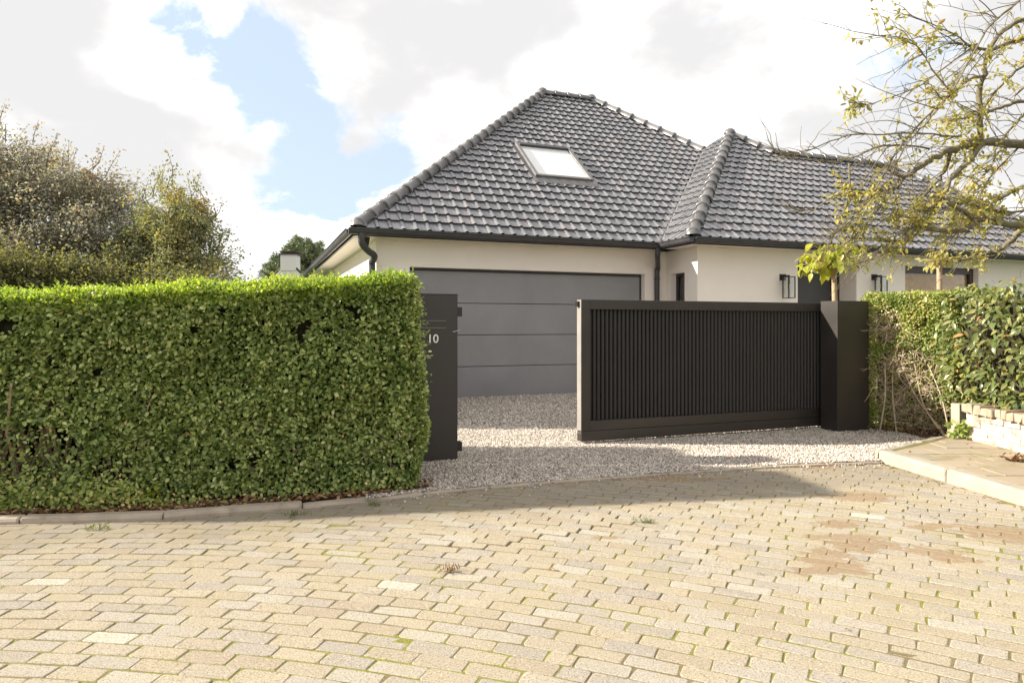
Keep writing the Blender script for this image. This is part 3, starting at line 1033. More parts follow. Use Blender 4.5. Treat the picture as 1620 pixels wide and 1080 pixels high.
def tile_slope(origin, ea, eb, poly, a_org, no_clip=(), hole=None, shrink=0.0):
    """poly: convex, counter-clockwise in (a, b) with b along the slope"""
    ea = Vector(ea); eb = Vector(eb); en = ea.cross(eb); origin = Vector(origin)
    amin = min(p[0] for p in poly); amax = max(p[0] for p in poly); bmax = max(p[1] for p in poly)
    rows = int(bmax / TC) + 1
    for i in range(rows):
        b0 = -.035 + i * TC
        c = math.floor((amin - a_org) / TW) - 1
        while a_org + c * TW < amax:
            a0 = a_org + c * TW
            c += 1
            pts = [(a0, b0 + .05), (a0 + TW, b0 + .05), (a0 + TW, b0 + TC), (a0, b0 + TC), (a0 + TW / 2, b0 + TC / 2)]
            ins = [poly_inside(poly, *q) for q in pts]
            if not any(ins): continue
            if hole and hole[0] < a0 + TW / 2 < hole[1] and hole[2] < b0 + TC * .55 < hole[3]: continue
            Mx = Matrix(((ea.x, eb.x, en.x, 0), (ea.y, eb.y, en.y, 0), (ea.z, eb.z, en.z, 0), (0, 0, 0, 1)))
            Mx = Matrix.Translation(origin + ea * a0 + eb * b0) @ Mx
            top = b0 + .40
            whole = all(ins) and poly_inside(poly, a0, min(top, bmax - 1e-3)) and poly_inside(poly, a0 + TW, min(top, bmax - 1e-3))
            ctr = to_world(*(Mx @ Vector((TW / 2, TC / 2, .02))))
            px, py = proj(ctr)
            area = 0
            if -10 < px < 1560 and 0 < py < 470:
                view = Vector((0, 0, CAM_H)) - ctr
                nw = Vector((en.x * ca - en.y * sa, en.x * sa + en.y * ca, en.z))
                area = max(0, nw.dot(view.normalized())) / view.length_squared
            jit = Matrix.Translation((rng.normal() * .0015, rng.normal() * .003, abs(rng.normal()) * .0015))
            if whole:
                full_tiles.append((area, Mx @ jit))
            else:
                V, F = tile_mesh(rng)
                bm = bmesh.new()
                vs = [bm.verts.new(v) for v in V]
                for f in F: bm.faces.new([vs[k] for k in f])
                for k in range(len(poly)):
                    if k in no_clip: continue
                    (x0, y0), (x1, y1) = poly[k], poly[(k + 1) % len(poly)]
                    L = math.hypot(x1 - x0, y1 - y0)
                    nx, ny = (y1 - y0) / L, -(x1 - x0) / L     # outward
                    bmesh.ops.bisect_plane(bm, geom=bm.verts[:] + bm.edges[:] + bm.faces[:], plane_co=(x0 - a0 - nx * shrink, y0 - b0 - ny * shrink, 0),
                                           plane_no=(nx, ny, 0), clear_outer=True)
                bm.verts.index_update()
                A = np.array(Mx)
                if len(bm.faces):
                    V = np.array([v.co[:] for v in bm.verts]) @ A[:3, :3].T + A[:3, 3]
                    clipped.append((V, [tuple(v.index for v in f.verts) for f in bm.faces]))
                bm.free()


cp, sp_ = math.cos(PIT), math.sin(PIT)
SL = 1 / cp     # plan distance -> slope length
# skylight outline on the front slope (local u, slope length b)
def roof_hit(px, py):
    d = Vector(((px - 810) / 1080, 1, (HORIZON - py) / 1080))
    # world -> local
    dl = Vector((d.x * ca + d.y * sa, -d.x * sa + d.y * ca, d.z))
    ol = Vector(to_local((0, 0, CAM_H)))
    # plane z = ZE + TANP*(v-EV0)
    tt = (ZE + TANP * (ol.y - EV0) - ol.z) / (dl.z - TANP * dl.y)
    h = ol + dl * tt
    return h.x, (h.y - EV0) * SL
q = [roof_hit(*c) for c in ((815, 233), (897, 240), (937, 290), (845, 286))]
SKU0 = (q[0][0] + q[3][0]) / 2; SKU1 = (q[1][0] + q[2][0]) / 2
SKB1 = (q[0][1] + q[1][1]) / 2; SKB0 = (q[2][1] + q[3][1]) / 2
print('skylight', SKU0, SKU1, SKB0, SKB1)
# main front
poly = [(EU0, 0), (WU0, 0), (J[0], (J[1] - EV0) * SL), (MR[1][0], RIDGE * SL), (MR[0][0], RIDGE * SL)]
tile_slope((0, EV0, ZE), (1, 0, 0), (0, cp, sp_), poly, EU0 - .05, no_clip=(0,), hole=(SKU0, SKU1, SKB0 - .12, SKB1), shrink=.03)
# main left
poly = [(-EV1, 0), (-EV0, 0), (-MR[0][1], RIDGE * SL)]
tile_slope((EU0, 0, ZE), (0, -1, 0), (cp, 0, sp_), poly, -EV0, no_clip=(0,), shrink=.03)
# wing left slope
poly = [(-EV0, 0), (-WV0, 0), (-WA[1], 4.43 * SL), (-J[1], (J[0] - WU0) * SL)]
tile_slope((WU0, 0, ZE), (0, -1, 0), (cp, 0, sp_), poly, -WV0 + .03, no_clip=(0, 2), shrink=.03)
# wing front
poly = [(WU0, 0), (LR0[0], 0), (LR0[0], LRD * SL), (WA[0], 4.43 * SL)]
tile_slope((0, WV0, ZE), (1, 0, 0), (0, cp, sp_), poly, LR0[0], no_clip=(0,), shrink=.0)
poly = [(LR0[0], 0), (WU1, 0), (LR1[0], LRD * SL), (LR0[0], LRD * SL)]
tile_slope((0, WV0, ZE), (1, 0, 0), (0, cp, sp_), poly, LR0[0], no_clip=(0,), shrink=.0)

full_tiles.sort(key=lambda c: -c[0])
tmeshes = []
for k in range(6):
    V, F = tile_mesh(rng); me = raw_mesh('roof_tile', V, F, False); me.materials.append(M['tile']); tmeshes.append(me)
VV = []; FF = []; nb = 0
for i, (a, Mx) in enumerate(full_tiles):
    if i < 300:
        inst('roof_tile', tmeshes[i % 6], roof, Mx)
    else:
        V, F = tile_mesh(rng); A = np.array(Mx)
        VV.append(V @ A[:3, :3].T + A[:3, 3]); FF += [tuple(q + nb for q in f) for f in F]; nb += len(V)
for V, F in clipped:
    VV.append(V); FF += [tuple(q + nb for q in f) for f in F]; nb += len(V)
o = mk('roof_tiles', np.concatenate(VV), FF, 'tile', roof, True)
tag(o, kind='stuff')
print('tiles', len(full_tiles), len(clipped))


def hip_mesh(L=.50, end=False):
    V = []; F = []
    seg = 10
    st = [(-.03, .115, 0), (-.03, .152, .0), (.012, .154, 0), (.036, .148, 0), (.042, .130, 0), (L - .03, .112, 0)]
    for (s, rr, dzz) in st:
        for k in range(seg + 1):
            an = -.25 + (math.pi + .5) * k / seg
            V.append((s, rr * math.cos(an), rr * math.sin(an) * .92))
    n = seg + 1
    for i in range(len(st) - 1):
        for k in range(seg):
            F.append((i * n + k, i * n + k + 1, (i + 1) * n + k + 1, (i + 1) * n + k))
    F.append(tuple(range(n)))
    return V, F


V, F = hip_mesh()
hme = raw_mesh('hip_tile', V, F, True); hme.materials.append(M['hip'])
# domed end / meeting cap
capV = []; capF = []
for i in range(5):
    ph_ = i * math.pi / 2 / 4
    for k in range(12):
        an = 2 * math.pi * k / 12
        capV.append((.165 * math.cos(ph_) * math.cos(an), .165 * math.cos(ph_) * math.sin(an), .15 * math.sin(ph_)))
for i in range(4):
    for k in range(12):
        capF.append((i * 12 + k, i * 12 + (k + 1) % 12, (i + 1) * 12 + (k + 1) % 12, (i + 1) * 12 + k))
cme = raw_mesh('hip_cap', capV, capF, True); cme.materials.append(M['hip'])


def hip_line(p, q, step=.46):
    p = Vector(p); q = Vector(q)
    d = q - p; L = d.length; d.normalize()
    side = d.cross(Vector((0, 0, 1))).normalized(); up = side.cross(d)
    n = max(1, int(round(L / step)))
    for i in range(n):
        o_ = p + d * (L * i / n)
        Mx = Matrix(((d.x, -side.x, up.x, o_.x), (d.y, -side.y, up.y, o_.y), (d.z, -side.z, up.z, o_.z), (0, 0, 0, 1)))
        inst('hip_tile', hme, roof, Mx @ Matrix.Translation((0, rng.normal() * .004, .012)))


def R3(u, v, d): return Vector((u, v, rz(d) + .012))
hip_line(R3(EU0 + .06, EV0 + .06, .06), R3(*MR[0], RIDGE))
hip_line(R3(*MR[0], RIDGE), R3(*MR[1], RIDGE))
hip_line(R3(*J, RIDGE - rj), R3(*MR[1], RIDGE))
hip_line(R3(WU0 + .06, WV0 + .06, .06), R3(*WA, 4.43))
hip_line(R3(*LR0, LRD), R3(*WA, 4.43))
hip_line(R3(*LR0, LRD), R3(*LR1, LRD))
hip_line(R3(WU1 - .06, WV0 + .06, .06), R3(*LR1, LRD))
for (c, d) in ((MR[0], RIDGE), (MR[1], RIDGE), (WA, 4.43), (LR1, LRD)):
    inst('hip_cap', cme, roof, Matrix.Translation(R3(*c, d) + Vector((0, 0, .035))))
for (u, v) in ((EU0 + .07, EV0 + .07), (WU0 + .07, WV0 + .07)):
    inst('hip_cap', cme, roof, Matrix.Translation(Vector((u, v, rz(.05) + .01))) @ Matrix.Diagonal((1, 1, .95, 1)))

# metal valley between main roof and wing
va = Vector((WU0, EV0, ZE + .012)); vb = Vector((J[0], J[1], rz(RIDGE - rj) + .012))
dd = (vb - va).normalized()
V = []
for s in np.linspace(0, 1, 26):
    c = va.lerp(vb, s)
    for (o_, h) in ((-.075, .055), (-.03, .035), (0, .0), (.03, .035), (.075, .055)):
        jj = rng.normal() * .006
        V.append((c.x + (o_ + jj) * .707, c.y - (o_ + jj) * .707, c.z + h + .01))
F = [(i * 5 + k, i * 5 + k + 1, i * 5 + k + 6, i * 5 + k + 5) for i in range(25) for k in range(4)]
mk('valley_flashing', V, F, 'zinc', roof, True)

# skylight
sk = thing('skylight'); sk.parent = house; WMAT[sk] = WMAT[house]
SM = Matrix.Translation((SKU0, EV0 + SKB0 * cp, ZE + SKB0 * sp_)) @ Matrix(((1, 0, 0, 0), (0, cp, -sp_, 0), (0, sp_, cp, 0), (0, 0, 0, 1)))
sk.matrix_local = SM
sw_, sh_ = SKU1 - SKU0, SKB1 - SKB0
fw = .085
b = MB()
MB().box(0, fw, 0, sh_, -.05, .13).build('frame_stile', 'skyframe', sk, True, bevel=.01)
MB().box(sw_ - fw, sw_, 0, sh_, -.05, .13).build('frame_stile', 'skyframe', sk, True, bevel=.01)
MB().box(fw + .001, sw_ - fw - .001, .0, fw, -.05, .125).build('frame_rail', 'skyframe', sk, True, bevel=.01)
MB().box(fw + .001, sw_ - fw - .001, sh_ - fw * 1.5, sh_, -.05, .145).build('hood', 'gutter', sk, True, bevel=.01)
MB().box(fw - .01, sw_ - fw + .01, fw - .01, sh_ - fw * 1.5 + .01, .07, .085).build('pane', 'skyglass', sk, True)
# flashing: side strips and the dressed apron below
MB().box(-.07, -.002, -.02, sh_ + .06, .02, .075).box(sw_ + .002, sw_ + .07, -.02, sh_ + .06, .02, .075).box(-.07, sw_ + .07, sh_ + .002, sh_ + .07, .02, .09).build('flashing', 'gutter', sk, True)
V = []; F = []
nseg = 60
for i in range(nseg + 1):
    a = -.08 + (sw_ + .16) * i / nseg
    wv_ = .5 - .5 * math.cos(2 * math.pi * (a + .1) / TW)
    for (bq, hq) in ((.01, .085), (-.09, .065 + .012 * wv_), (-.20, .045 + .035 * wv_), (-.215 - .012 * wv_, .022 + .035 * wv_)):
        V.append((a, bq, hq))
for i in range(nseg):
    for k in range(3):
        F.append((i * 4 + k, i * 4 + k + 1, (i + 1) * 4 + k + 1, (i + 1) * 4 + k))
mk('apron', V, F, 'skyframe', sk, True, smooth=True)

# soffits and fascias
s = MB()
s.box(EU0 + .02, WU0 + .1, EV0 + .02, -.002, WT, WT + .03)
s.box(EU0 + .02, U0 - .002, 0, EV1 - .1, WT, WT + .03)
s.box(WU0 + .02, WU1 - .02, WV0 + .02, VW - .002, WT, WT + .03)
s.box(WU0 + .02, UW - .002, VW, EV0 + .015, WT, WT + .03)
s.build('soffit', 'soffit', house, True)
f = MB()
f.box(EU0, WU0 - .002, EV0 - .02, EV0 + .018, WT - .02, ZE - .02)
f.box(EU0 - .02, EU0 + .018, EV0 + .02, EV1, WT - .02, ZE - .02)
f.box(WU0, WU1, WV0 - .02, WV0 + .018, WT - .02, ZE - .02)
f.box(WU0 - .02, WU0 + .018, WV0 + .02, EV0 - .022, WT - .02, ZE - .02)
f.build('fascia', 'gutter', house, True)


def gutter(p, q, outward, name='gutter'):
    """half-round gutter with joint collars from p to q (local, at its rim height)"""
    p = Vector(p); q = Vector(q); d = (q - p); L = d.length; d.normalize(); ow = Vector(outward)
    rr = .068
    prof = []
    for k in range(9):
        an = math.pi * k / 8
        prof.append((rr - rr * math.cos(an), -rr * 1.35 * math.sin(an)))
    prof.append((2 * rr + .012, .008)); prof = [(0, .02)] + prof
    V = []; F = []
    for s_ in (0, L):
        for (a, h) in prof:
            V.append(p + d * s_ + ow * a + Vector((0, 0, h)))
    n = len(prof)
    for k in range(n - 1): F.append((k, k + 1, n + k + 1, n + k))
    F.append(tuple(range(n)))
    F.append(tuple(range(2 * n - 1, n - 1, -1)))
    # rolled rim
    mb = MB().add(V, F)
    rim = ow * (2 * rr + .008) + Vector((0, 0, .010))
    mb.tube([p + rim, q + rim], .011, 6)
    g_ = mb.build(name, 'gutter', house, True, smooth=False)
    k = .55
    while k < L - .2:
        V = []
        for s_ in (k - .018, k + .018):
            for (a, h) in prof[1:]:
                cx, cz = rr, 0
                V.append(p + d * s_ + ow * (cx + (a - cx) * 1.09) + Vector((0, 0, h * 1.09 + .001)))
        m_ = n - 1
        mk('gutter_joint', V, [(i, i + 1, m_ + i + 1, m_ + i) for i in range(m_ - 1)], 'gutter', g_, True)
        k += 1.02
    return g_


GZ = 3.165
gutter((EU0 - .13, EV0 - .022, GZ), (WU0 - .135, EV0 - .022, GZ), (0, -1, 0))
gutter((EU0 - .022, EV1, GZ), (EU0 - .022, EV0 + .0, GZ), (-1, 0, 0))
gutter((WU0 - .022, EV0 + .03, GZ), (WU0 - .022, WV0 - .12, GZ), (-1, 0, 0))
gutter((WU0 - .02, WV0 - .022, GZ), (WU1, WV0 - .022, GZ), (0, -1, 0))

# downpipe at the left corner: swan neck back to the side wall
gx, gy = EU0 + .10, EV0 - .09
pts = [(gx, gy, GZ - .07), (gx, gy, GZ - .16), (gx + .02, gy + .03, GZ - .26), (gx + .14, gy + .15, GZ - .36), (gx + .27, gy + .26, GZ - .44),
       (U0 - .09, -.06, GZ - .56), (U0 - .085, -.055, GZ - .70), (U0 - .085, -.055, .0)]
def smooth_path(pts, n=5):
    P = [Vector(p) for p in pts]; out_ = []
    for i in range(len(P) - 1):
        p0 = P[max(i - 1, 0)]; p1 = P[i]; p2 = P[i + 1]; p3 = P[min(i + 2, len(P) - 1)]
        for k in range(n):
            t_ = k / n
            out_.append(.5 * ((2 * p1) + (p2 - p0) * t_ + (2 * p0 - 5 * p1 + 4 * p2 - p3) * t_ ** 2 + (3 * p1 - p0 - 3 * p2 + p3) * t_ ** 3))
    out_.append(P[-1])
    return out_
dp = MB().tube(smooth_path(pts), .062, 14).build('downpipe', 'gutter', house, True, smooth=True)
MB().tube([(U0 - .085, -.055, 2.35), (U0 - .085, -.055, 2.40)], .070, 14).build('pipe_clip', 'gutter', dp, True, smooth=True)
MB().tube([(U0 - .085, -.055, 1.2), (U0 - .085, -.055, 1.25)], .070, 14).build('pipe_clip', 'gutter', dp, True, smooth=True)
# downpipe in the inner corner
pu = u_at(1040, -.08)
pts = [(WU0 - .11, EV0 - .075, GZ - .07), (WU0 - .11, EV0 - .075, GZ - .17), (WU0 - .09, EV0 - .03, GZ - .26), (pu + .0, -.10, GZ - .44), (pu, -.065, GZ - .55), (pu, -.065, GZ - .7), (pu, -.065, 0)]
dp = MB().tube(smooth_path(pts), .055, 14).build('downpipe', 'gutter', house, True, smooth=True)
for z_ in (2.45, 1.2):
    MB().tube([(pu, -.065, z_), (pu, -.065, z_ + .05)], .062, 14).build('pipe_clip', 'gutter', dp, True, smooth=True)
# security spotlight under the soffit at the left corner
su, sv_ = U0 - .21, -.12
MB().tube([(su, sv_, WT - .002), (su, sv_, WT - .05), (su, sv_, WT - .16)], [.075, .07, .05], 14).tube([(su, sv_, WT - .162), (su, sv_, WT - .20)], [.035, .05], 12).build('soffit_spotlight', 'lamp_metal', house, True)

# wall lanterns (each a thing of its own)
def lantern(px, label):
    u = u_at(px, VW - .02)
    pos = to_world(u, VW, 0)
    zt = z_at(437, u, VW) - .03
    root = thing('wall_lantern', (pos.x, pos.y, zt), ANG, label, 'lantern', 'lanterns beside the front door')
    # local: x along wall, y into wall, z up from the cage top
    MB().box(-.085, .085, -.022, -.001, -.06, .075).build('wall_plate', 'lamp_metal', root, True, bevel=.004)
    MB().box(-.018, .018, -.20, -.023, .012, .045).build('arm', 'lamp_metal', root, True)
    s_ = .085; cy = -.19; H = .44
    b = MB()
    for (x, y) in ((-s_, cy - s_), (s_, cy - s_), (-s_, cy + s_), (s_, cy + s_)):
        b.box(x - .009, x + .009, y - .009, y + .009, -H, 0)
    b.build('corner_bars', 'lamp_metal', root, True)
    b = MB()
    b.box(-s_ - .012, s_ + .012, cy - s_ - .012, cy + s_ + .012, .001, .012)
    b.build('cap', 'lamp_metal', root, True)
    b = MB()
    for z0 in (-H - .012,):
        b.box(-s_ - .008, s_ + .008, cy - s_ - .008, cy - s_ + .008, z0, z0 + .012).box(-s_ - .008, s_ + .008, cy + s_ - .008, cy + s_ + .008, z0, z0 + .012)
        b.box(-s_ - .008, -s_ + .008, cy - s_ + .008, cy + s_ - .008, z0, z0 + .012).box(s_ - .008, s_ + .008, cy - s_ + .008, cy + s_ - .008, z0, z0 + .012)
    b.build('base_frame', 'lamp_metal', root, True)
    MB().tube([(0, cy, 0), (0, cy, -.15)], .024, 10).build('lamp_holder', 'lamp_metal', root, True, smooth=True)
    MB().tube([(0, cy, -.151), (0, cy, -.18), (0, cy, -.25), (0, cy, -.28)], [.015, .03, .03, .012], 10).build('bulb', 'bulb', root, True, smooth=True)
    b = MB()
    for (x0, x1, y0, y1) in ((-s_ + .008, s_ - .008, cy - s_ - .002, cy - s_ + .002), (-s_ + .008, s_ - .008, cy + s_ - .002, cy + s_ + .002),
                             (-s_ - .002, -s_ + .002, cy - s_ + .008, cy + s_ - .008), (s_ - .002, s_ + .002, cy - s_ + .008, cy + s_ - .008)):
        b.box(x0, x1, y0, y1, -H + .002, -.002)
    b.build('glass_panes', 'glass', root, True)


lantern(1239, 'black box lantern on the white wall left of the front door')
lantern(1384, 'black box lantern on the white wall between front door and wide window')

# ================================================================== GATE AND POSTS
def gate_post(loc, label, left):
    """loc: world position of its front right (left post) or front left corner (right post)"""
    x0, x1 = (-.56, 0) if left else (0, .56)
    root = thing('gate_post', loc, ANG, label, 'gate post', 'posts of the driveway gate')
    MB().box(x0, x1, 0, .29, -.05, 1.775).build('post_body', 'black_metal', root, True, bevel=.004)
    MB().box(x0 - .003, x1 + .003, -.003, .293, 1.776, 1.785).build('post_cap', 'black_metal', root, True)
    return root


LP = gpix(724, 731)
lp = gate_post(LP, 'dark gate post with white house number beside the left hedge', True)
RP = gpix(1325, 686)
rp = gate_post(RP, 'dark gate post at the right end of the slatted gate', False)

# number 10 and the letterbox slot on the left post
def text_mesh(body, size, extrude):
    cu = bpy.data.curves.new('number', 'FONT'); cu.body = body; cu.size = size; cu.extrude = extrude; cu.offset = .0012
    ob = bpy.data.objects.new('number', cu); COL.objects.link(ob)
    bpy.context.view_layer.update()
    dg = bpy.context.evaluated_depsgraph_get()
    me = bpy.data.meshes.new_from_object(ob.evaluated_get(dg))
    bpy.data.objects.remove(ob)
    return me
def post_x(px):     # local x on the left post's front at a pixel column
    t_ = (px - 810) / 1080
    return (t_ * LP.y - LP.x) / (ca - t_ * sa)
def post_z(py, lx):
    return CAM_H + (HORIZON - py) / 1080 * (LP.y + lx * sa)
lx = post_x(675.5)
me = text_mesh('10', .125, .002)
me.materials.append(M['white_print'])
o = bpy.data.objects.new('house_number', me); link(o, lp)
o.matrix_local = Matrix.Translation((lx, -.0025, post_z(542, lx))) @ Euler((R(90), 0, 0)).to_matrix().to_4x4() @ Matrix.Diagonal((1.0, 1.0, 1, 1))
o['label'] = 'white number 10'
for py in (507.3, 518.5):
    x0, x1 = post_x(662), post_x(705.5)
    z = post_z(py, (x0 + x1) / 2)
    MB().box(x0, x1, -.004, -.0012, z - .003, z + .002).build('letterbox_edge', 'skyframe', lp, True)
# two catches on the right-hand face of the left post
for py in (493, 707):
    z = post_z(py, 0)
    c = MB().box(.001, .012, .03, .12, z - .055, z + .055).box(.0125, .060, .035, .050, z - .05, z + .05).box(.0125, .060, .095, .110, z - .05, z + .05).build('catch', 'lamp_metal', lp, True)
    MB().tube([(.045, .0505, z + .025), (.045, .0945, z + .025)], .008, 8).tube([(.045, .0505, z - .025), (.045, .0945, z - .025)], .008, 8).build('catch_roller', 'zinc', c, True)
MB().tube([(-.055, -.008, post_z(525, 0)), (.025, -.008, post_z(522, 0))], .005, 6).build('latch_lever', 'zinc', lp, True)

# sliding gate
GY = 9.52
GR = Vector((.4519 * GY, GY, 0))
tl = (920 - 810) / 1080
GLEN = (GR.x - tl * GR.y) / (ca - tl * sa)
GB = Vector((GR.x - GLEN * ca, GR.y - GLEN * sa, 0))      # left end
gate = thing('sliding_gate', GB, ANG, 'black sliding gate with vertical slats standing half open', 'gate')
GT, GZ0 = 1.765, .055
TH_G = .12
ext = .95      # runs on behind the right post
L_ = GLEN + ext
MB().box(0, .115, 0, TH_G, GZ0 + .125, GT).build('stile', 'black_metal', gate, True, bevel=.004)
MB().box(L_ - .115, L_, 0, TH_G, GZ0 + .125, GT).build('stile', 'black_metal', gate, True, bevel=.004)
MB().box(.1155, L_ - .1155, 0, TH_G, GT - .118, GT).build('top_rail', 'black_metal', gate, True, bevel=.004)
MB().box(.1155, L_ - .1155, 0, TH_G, GZ0 + .126, GZ0 + .245).build('bottom_rail', 'black_metal', gate, True, bevel=.004)
MB().box(0, L_, -.001, TH_G + .001, GZ0, GZ0 + .122).build('running_beam', 'black_metal', gate, True, bevel=.005)
MB().box(.116, L_ - .116, .085, .095, GZ0 + .245, GT - .119).build('backing_sheet', 'slat_metal', gate, True)
PITCH = .0578
ns = int((L_ - .232) / PITCH)
zs0, zs1 = GZ0 + .246, GT - .1185
# rounded slat profile
prof = [(0.000, .084), (0.000, .070), (.008, .056), (.020, .047), (.032, .046), (.0425, .054), (.0465, .070), (.0465, .084)]
V = [(x, y, z) for z in (zs0, zs1) for (x, y) in prof]
n = len(prof)
F = [(i, i + 1, n + i + 1, n + i) for i in range(n - 1)] + [tuple(range(n)), tuple(range(2 * n - 1, n - 1, -1))]
sme = raw_mesh('slat', V, F); sme.materials.append(M['slat_metal'])
for i in range(ns):
    inst('slat', sme, gate, Matrix.Translation((.121 + i * PITCH, rng.normal() * .0006, 0)))
MB().box(-.004, -.0005, .006, TH_G - .006, GZ0 + .13, GT - .004).build('pale_end_strip', 'end_pale', gate, True)  # thin, paler strip over the left end of the gate
MB().box(-.035, -.005, .045, .105, GT - .085, GT - .02).build('gate_catch', 'lamp_metal', gate, True)
for z in (GZ0 + .075, GZ0 + .075):
    pass
b = MB()
for k in (.035, .085):
    b.tube([(-.004, k, GZ0 + .10), (.0, k, GZ0 + .10)], .008, 8)
b.build('bolt', 'zinc', gate, True)

# ================================================================== LEFT HEDGE
HA, HB = (-5.35, 5.13), (-.86, 5.93)
hd = Vector((HB[0] - HA[0], HB[1] - HA[1])); HLEN = hd.length; hd.normalize()
hn = Vector((hd.y, -hd.x))          # towards the camera
HTHK = 1.0


def hedge_pt(s, dpt, z):
    """s along, dpt depth behind the front face"""
    return np.stack([HA[0] + hd.x * s - hn.x * dpt, HA[1] + hd.y * s - hn.y * dpt, z], 1)


def hedge_top(s):
    px_h = np.interp(s, [0, 1.45, 2.6, 3.6, HLEN], [1.66, 1.715, 1.76, 1.83, 1.885])
    return px_h + .045 * (vnoise(np.asarray(s) * 1.9, np.asarray(s) * 0, 17) - .5) + .03 * (vnoise(np.asarray(s) * 6.1, np.asarray(s) * 0, 18) - .5)


def hedge_front(s, z):
    """bulge of the front face towards the camera"""
    b = .09 * (vnoise(s * 1.7, z * 2.0, 21) - .5) + .08 * (vnoise(s * 4.5, z * 5, 22) - .5)
    b = b + .13 * (vnoise(s * .85 + 3, z * 1.1, 23) - .5)
    tp = hedge_top(s) - z
    b = b - np.where(tp < .16, (.16 - tp) ** 2 * 3.2, 0)
    b = b - np.where(HLEN - s < .14, (.14 - (HLEN - s)) ** 2 * 3.0, 0)
    b = b + np.where(z < .30, (.30 - z) * .10, 0) + np.where(z > 1.2, (1.2 - z) * .06, 0)
    return b


hedge = thing('privet_hedge', (HA[0] + hd.x * HLEN / 2, HA[1] + hd.y * HLEN / 2 + .4, 0.03), 0,
              'tall clipped green hedge left of the driveway, in front of the numbered post', 'hedge')


def leaf_dirs(n, out, up=.5, rnd=.75):
    T = rand_unit(n) * rnd + np.asarray(out) * .45 + np.array([0, 0, -0.15])
    N = rand_unit(n) * .62 + np.asarray(out) * .55 + np.array([0, 0, up])
    return T, N


nf = 66000
s = RNG.uniform(0, HLEN + .05, nf)
z = RNG.uniform(.10, 1, nf) ** 0.97
z = .04 + (z - .10) * (hedge_top(s) - .03) / .90
dep = RNG.exponential(.06, nf) - .03
gap = vnoise(s * 5, z * 7, 31) * .5 + vnoise(s * 13, z * 15, 32) * .5
zt = z / hedge_top(s)
thr = np.where((zt > .66) & (zt < .90), .765, .81)
thr = np.where(zt < .25, .74, thr)
keep = (gap < thr)
# bare foot of the hedge at the left: stems show
px_s = s - (np.hypot(-3.9 - HA[0], 0))
bare = (((s - 1.55) / .42) ** 2 + ((z - .42) / .26) ** 2 < 1) | (((s - 2.15) / .16) ** 2 + ((z - .28) / .13) ** 2 < 1) | (((s - .9) / .5) ** 2 + ((z - .55) / .35) ** 2 < 1)
keep &= ~(bare & (RNG.random(nf) < .78))
s, z, dep = s[keep], z[keep], dep[keep]
P = hedge_pt(s, dep - hedge_front(s, z), z)
out3 = np.array([hn.x, hn.y, 0.15])
T, N = leaf_dirs(len(P), out3, .75)
Lf = RNG.uniform(.022, .056, len(P))
leaves('foliage', P, T, N, Lf, Lf * RNG.uniform(.52, .68, len(P)), 'privet', hedge)
# right-hand end of the hedge
ne = 17000
dpt = RNG.uniform(-.02, HTHK, ne); z = RNG.uniform(.06, 1.87, ne)
e_out = .04 * (vnoise(dpt * 5, z * 4, 41) - .5) * 2 + .15 * (vnoise(dpt * 2, z * 1.6, 42) - .45) - RNG.exponential(.05, ne) + .02 + .05 * np.sin(z * 2.2)
P = hedge_pt(HLEN + e_out, dpt, z)
T, N = leaf_dirs(ne, np.array([hd.x, hd.y, .1]), .4)
Lf = RNG.uniform(.026, .046, ne)
leaves('end_foliage', P, T, N, Lf, Lf * .6, 'privet', hedge)
# loose sprays leaning out over the post
spP = []; spT = []; spN = []
tw = MB()
for k in range(95):
    z0 = RNG.uniform(.15, 1.75); d0 = RNG.uniform(-.03, .5)
    b0 = hedge_pt(np.array([HLEN - .05]), np.array([d0]), np.array([z0]))[0]
    dr = np.array([hd.x, hd.y, 0]) * RNG.uniform(.6, 1.0) + np.array([hn.x, hn.y, 0]) * RNG.uniform(-.2, .5) + np.array([0, 0, RNG.uniform(-.2, .7)])
    dr /= np.linalg.norm(dr); ln = RNG.uniform(.06, .17) + .10 * math.exp(-((z0 - 1.1) / .5) ** 2) * RNG.random()
    tw.tube([b0, b0 + dr * ln], [.002, .001], 3, False)
    for q_ in range(14):
        spP.append(b0 + dr * ln * (q_ / 13) + RNG.normal(size=3) * .008)
        spT.append(dr * .5 + RNG.normal(size=3) * .7); spN.append(RNG.normal(size=3) * .5 + np.array([0, -.3, .7]))
n_ = len(spP)
leaves('spray_leaves', np.array(spP), np.array(spT), np.array(spN), RNG.uniform(.026, .046, n_), RNG.uniform(.015, .027, n_), 'privet', hedge)
# top: young shoots standing up, sun glow put into their colour
nt = 21000
s = RNG.uniform(-.02, HLEN + .03, nt); dpt = RNG.uniform(-.02, 1, nt) ** 1.2 * HTHK
z = hedge_top(s) + .035 * (vnoise(s * 5, dpt * 5, 51) - .5) + RNG.normal(size=nt) * .018 - np.where(dpt < .12, (.12 - dpt) * .5, 0)
P = hedge_pt(s, dpt - .02, z)
T = rand_unit(nt) * .7 + np.array([0, 0, .6]); N = rand_unit(nt) * .8 + np.array([0, -.4, .3])
Lf = RNG.uniform(.022, .038, nt)
leaves('top_foliage', P, T, N, Lf, Lf * .52, 'privet_top', hedge)
nt = 8000
s = RNG.uniform(-.02, HLEN + .03, nt); z = hedge_top(s) - RNG.uniform(0, .15, nt) ** 1.0; dpt = RNG.uniform(-.03, .05, nt)
P = hedge_pt(s, dpt - hedge_front(s, z), z)
T, N = leaf_dirs(nt, out3, .4)
leaves('top_edge_foliage', P, T, N, RNG.uniform(.022, .036, nt), RNG.uniform(.012, .02, nt), 'privet_top', hedge)
shP = []; shT = []; shN = []
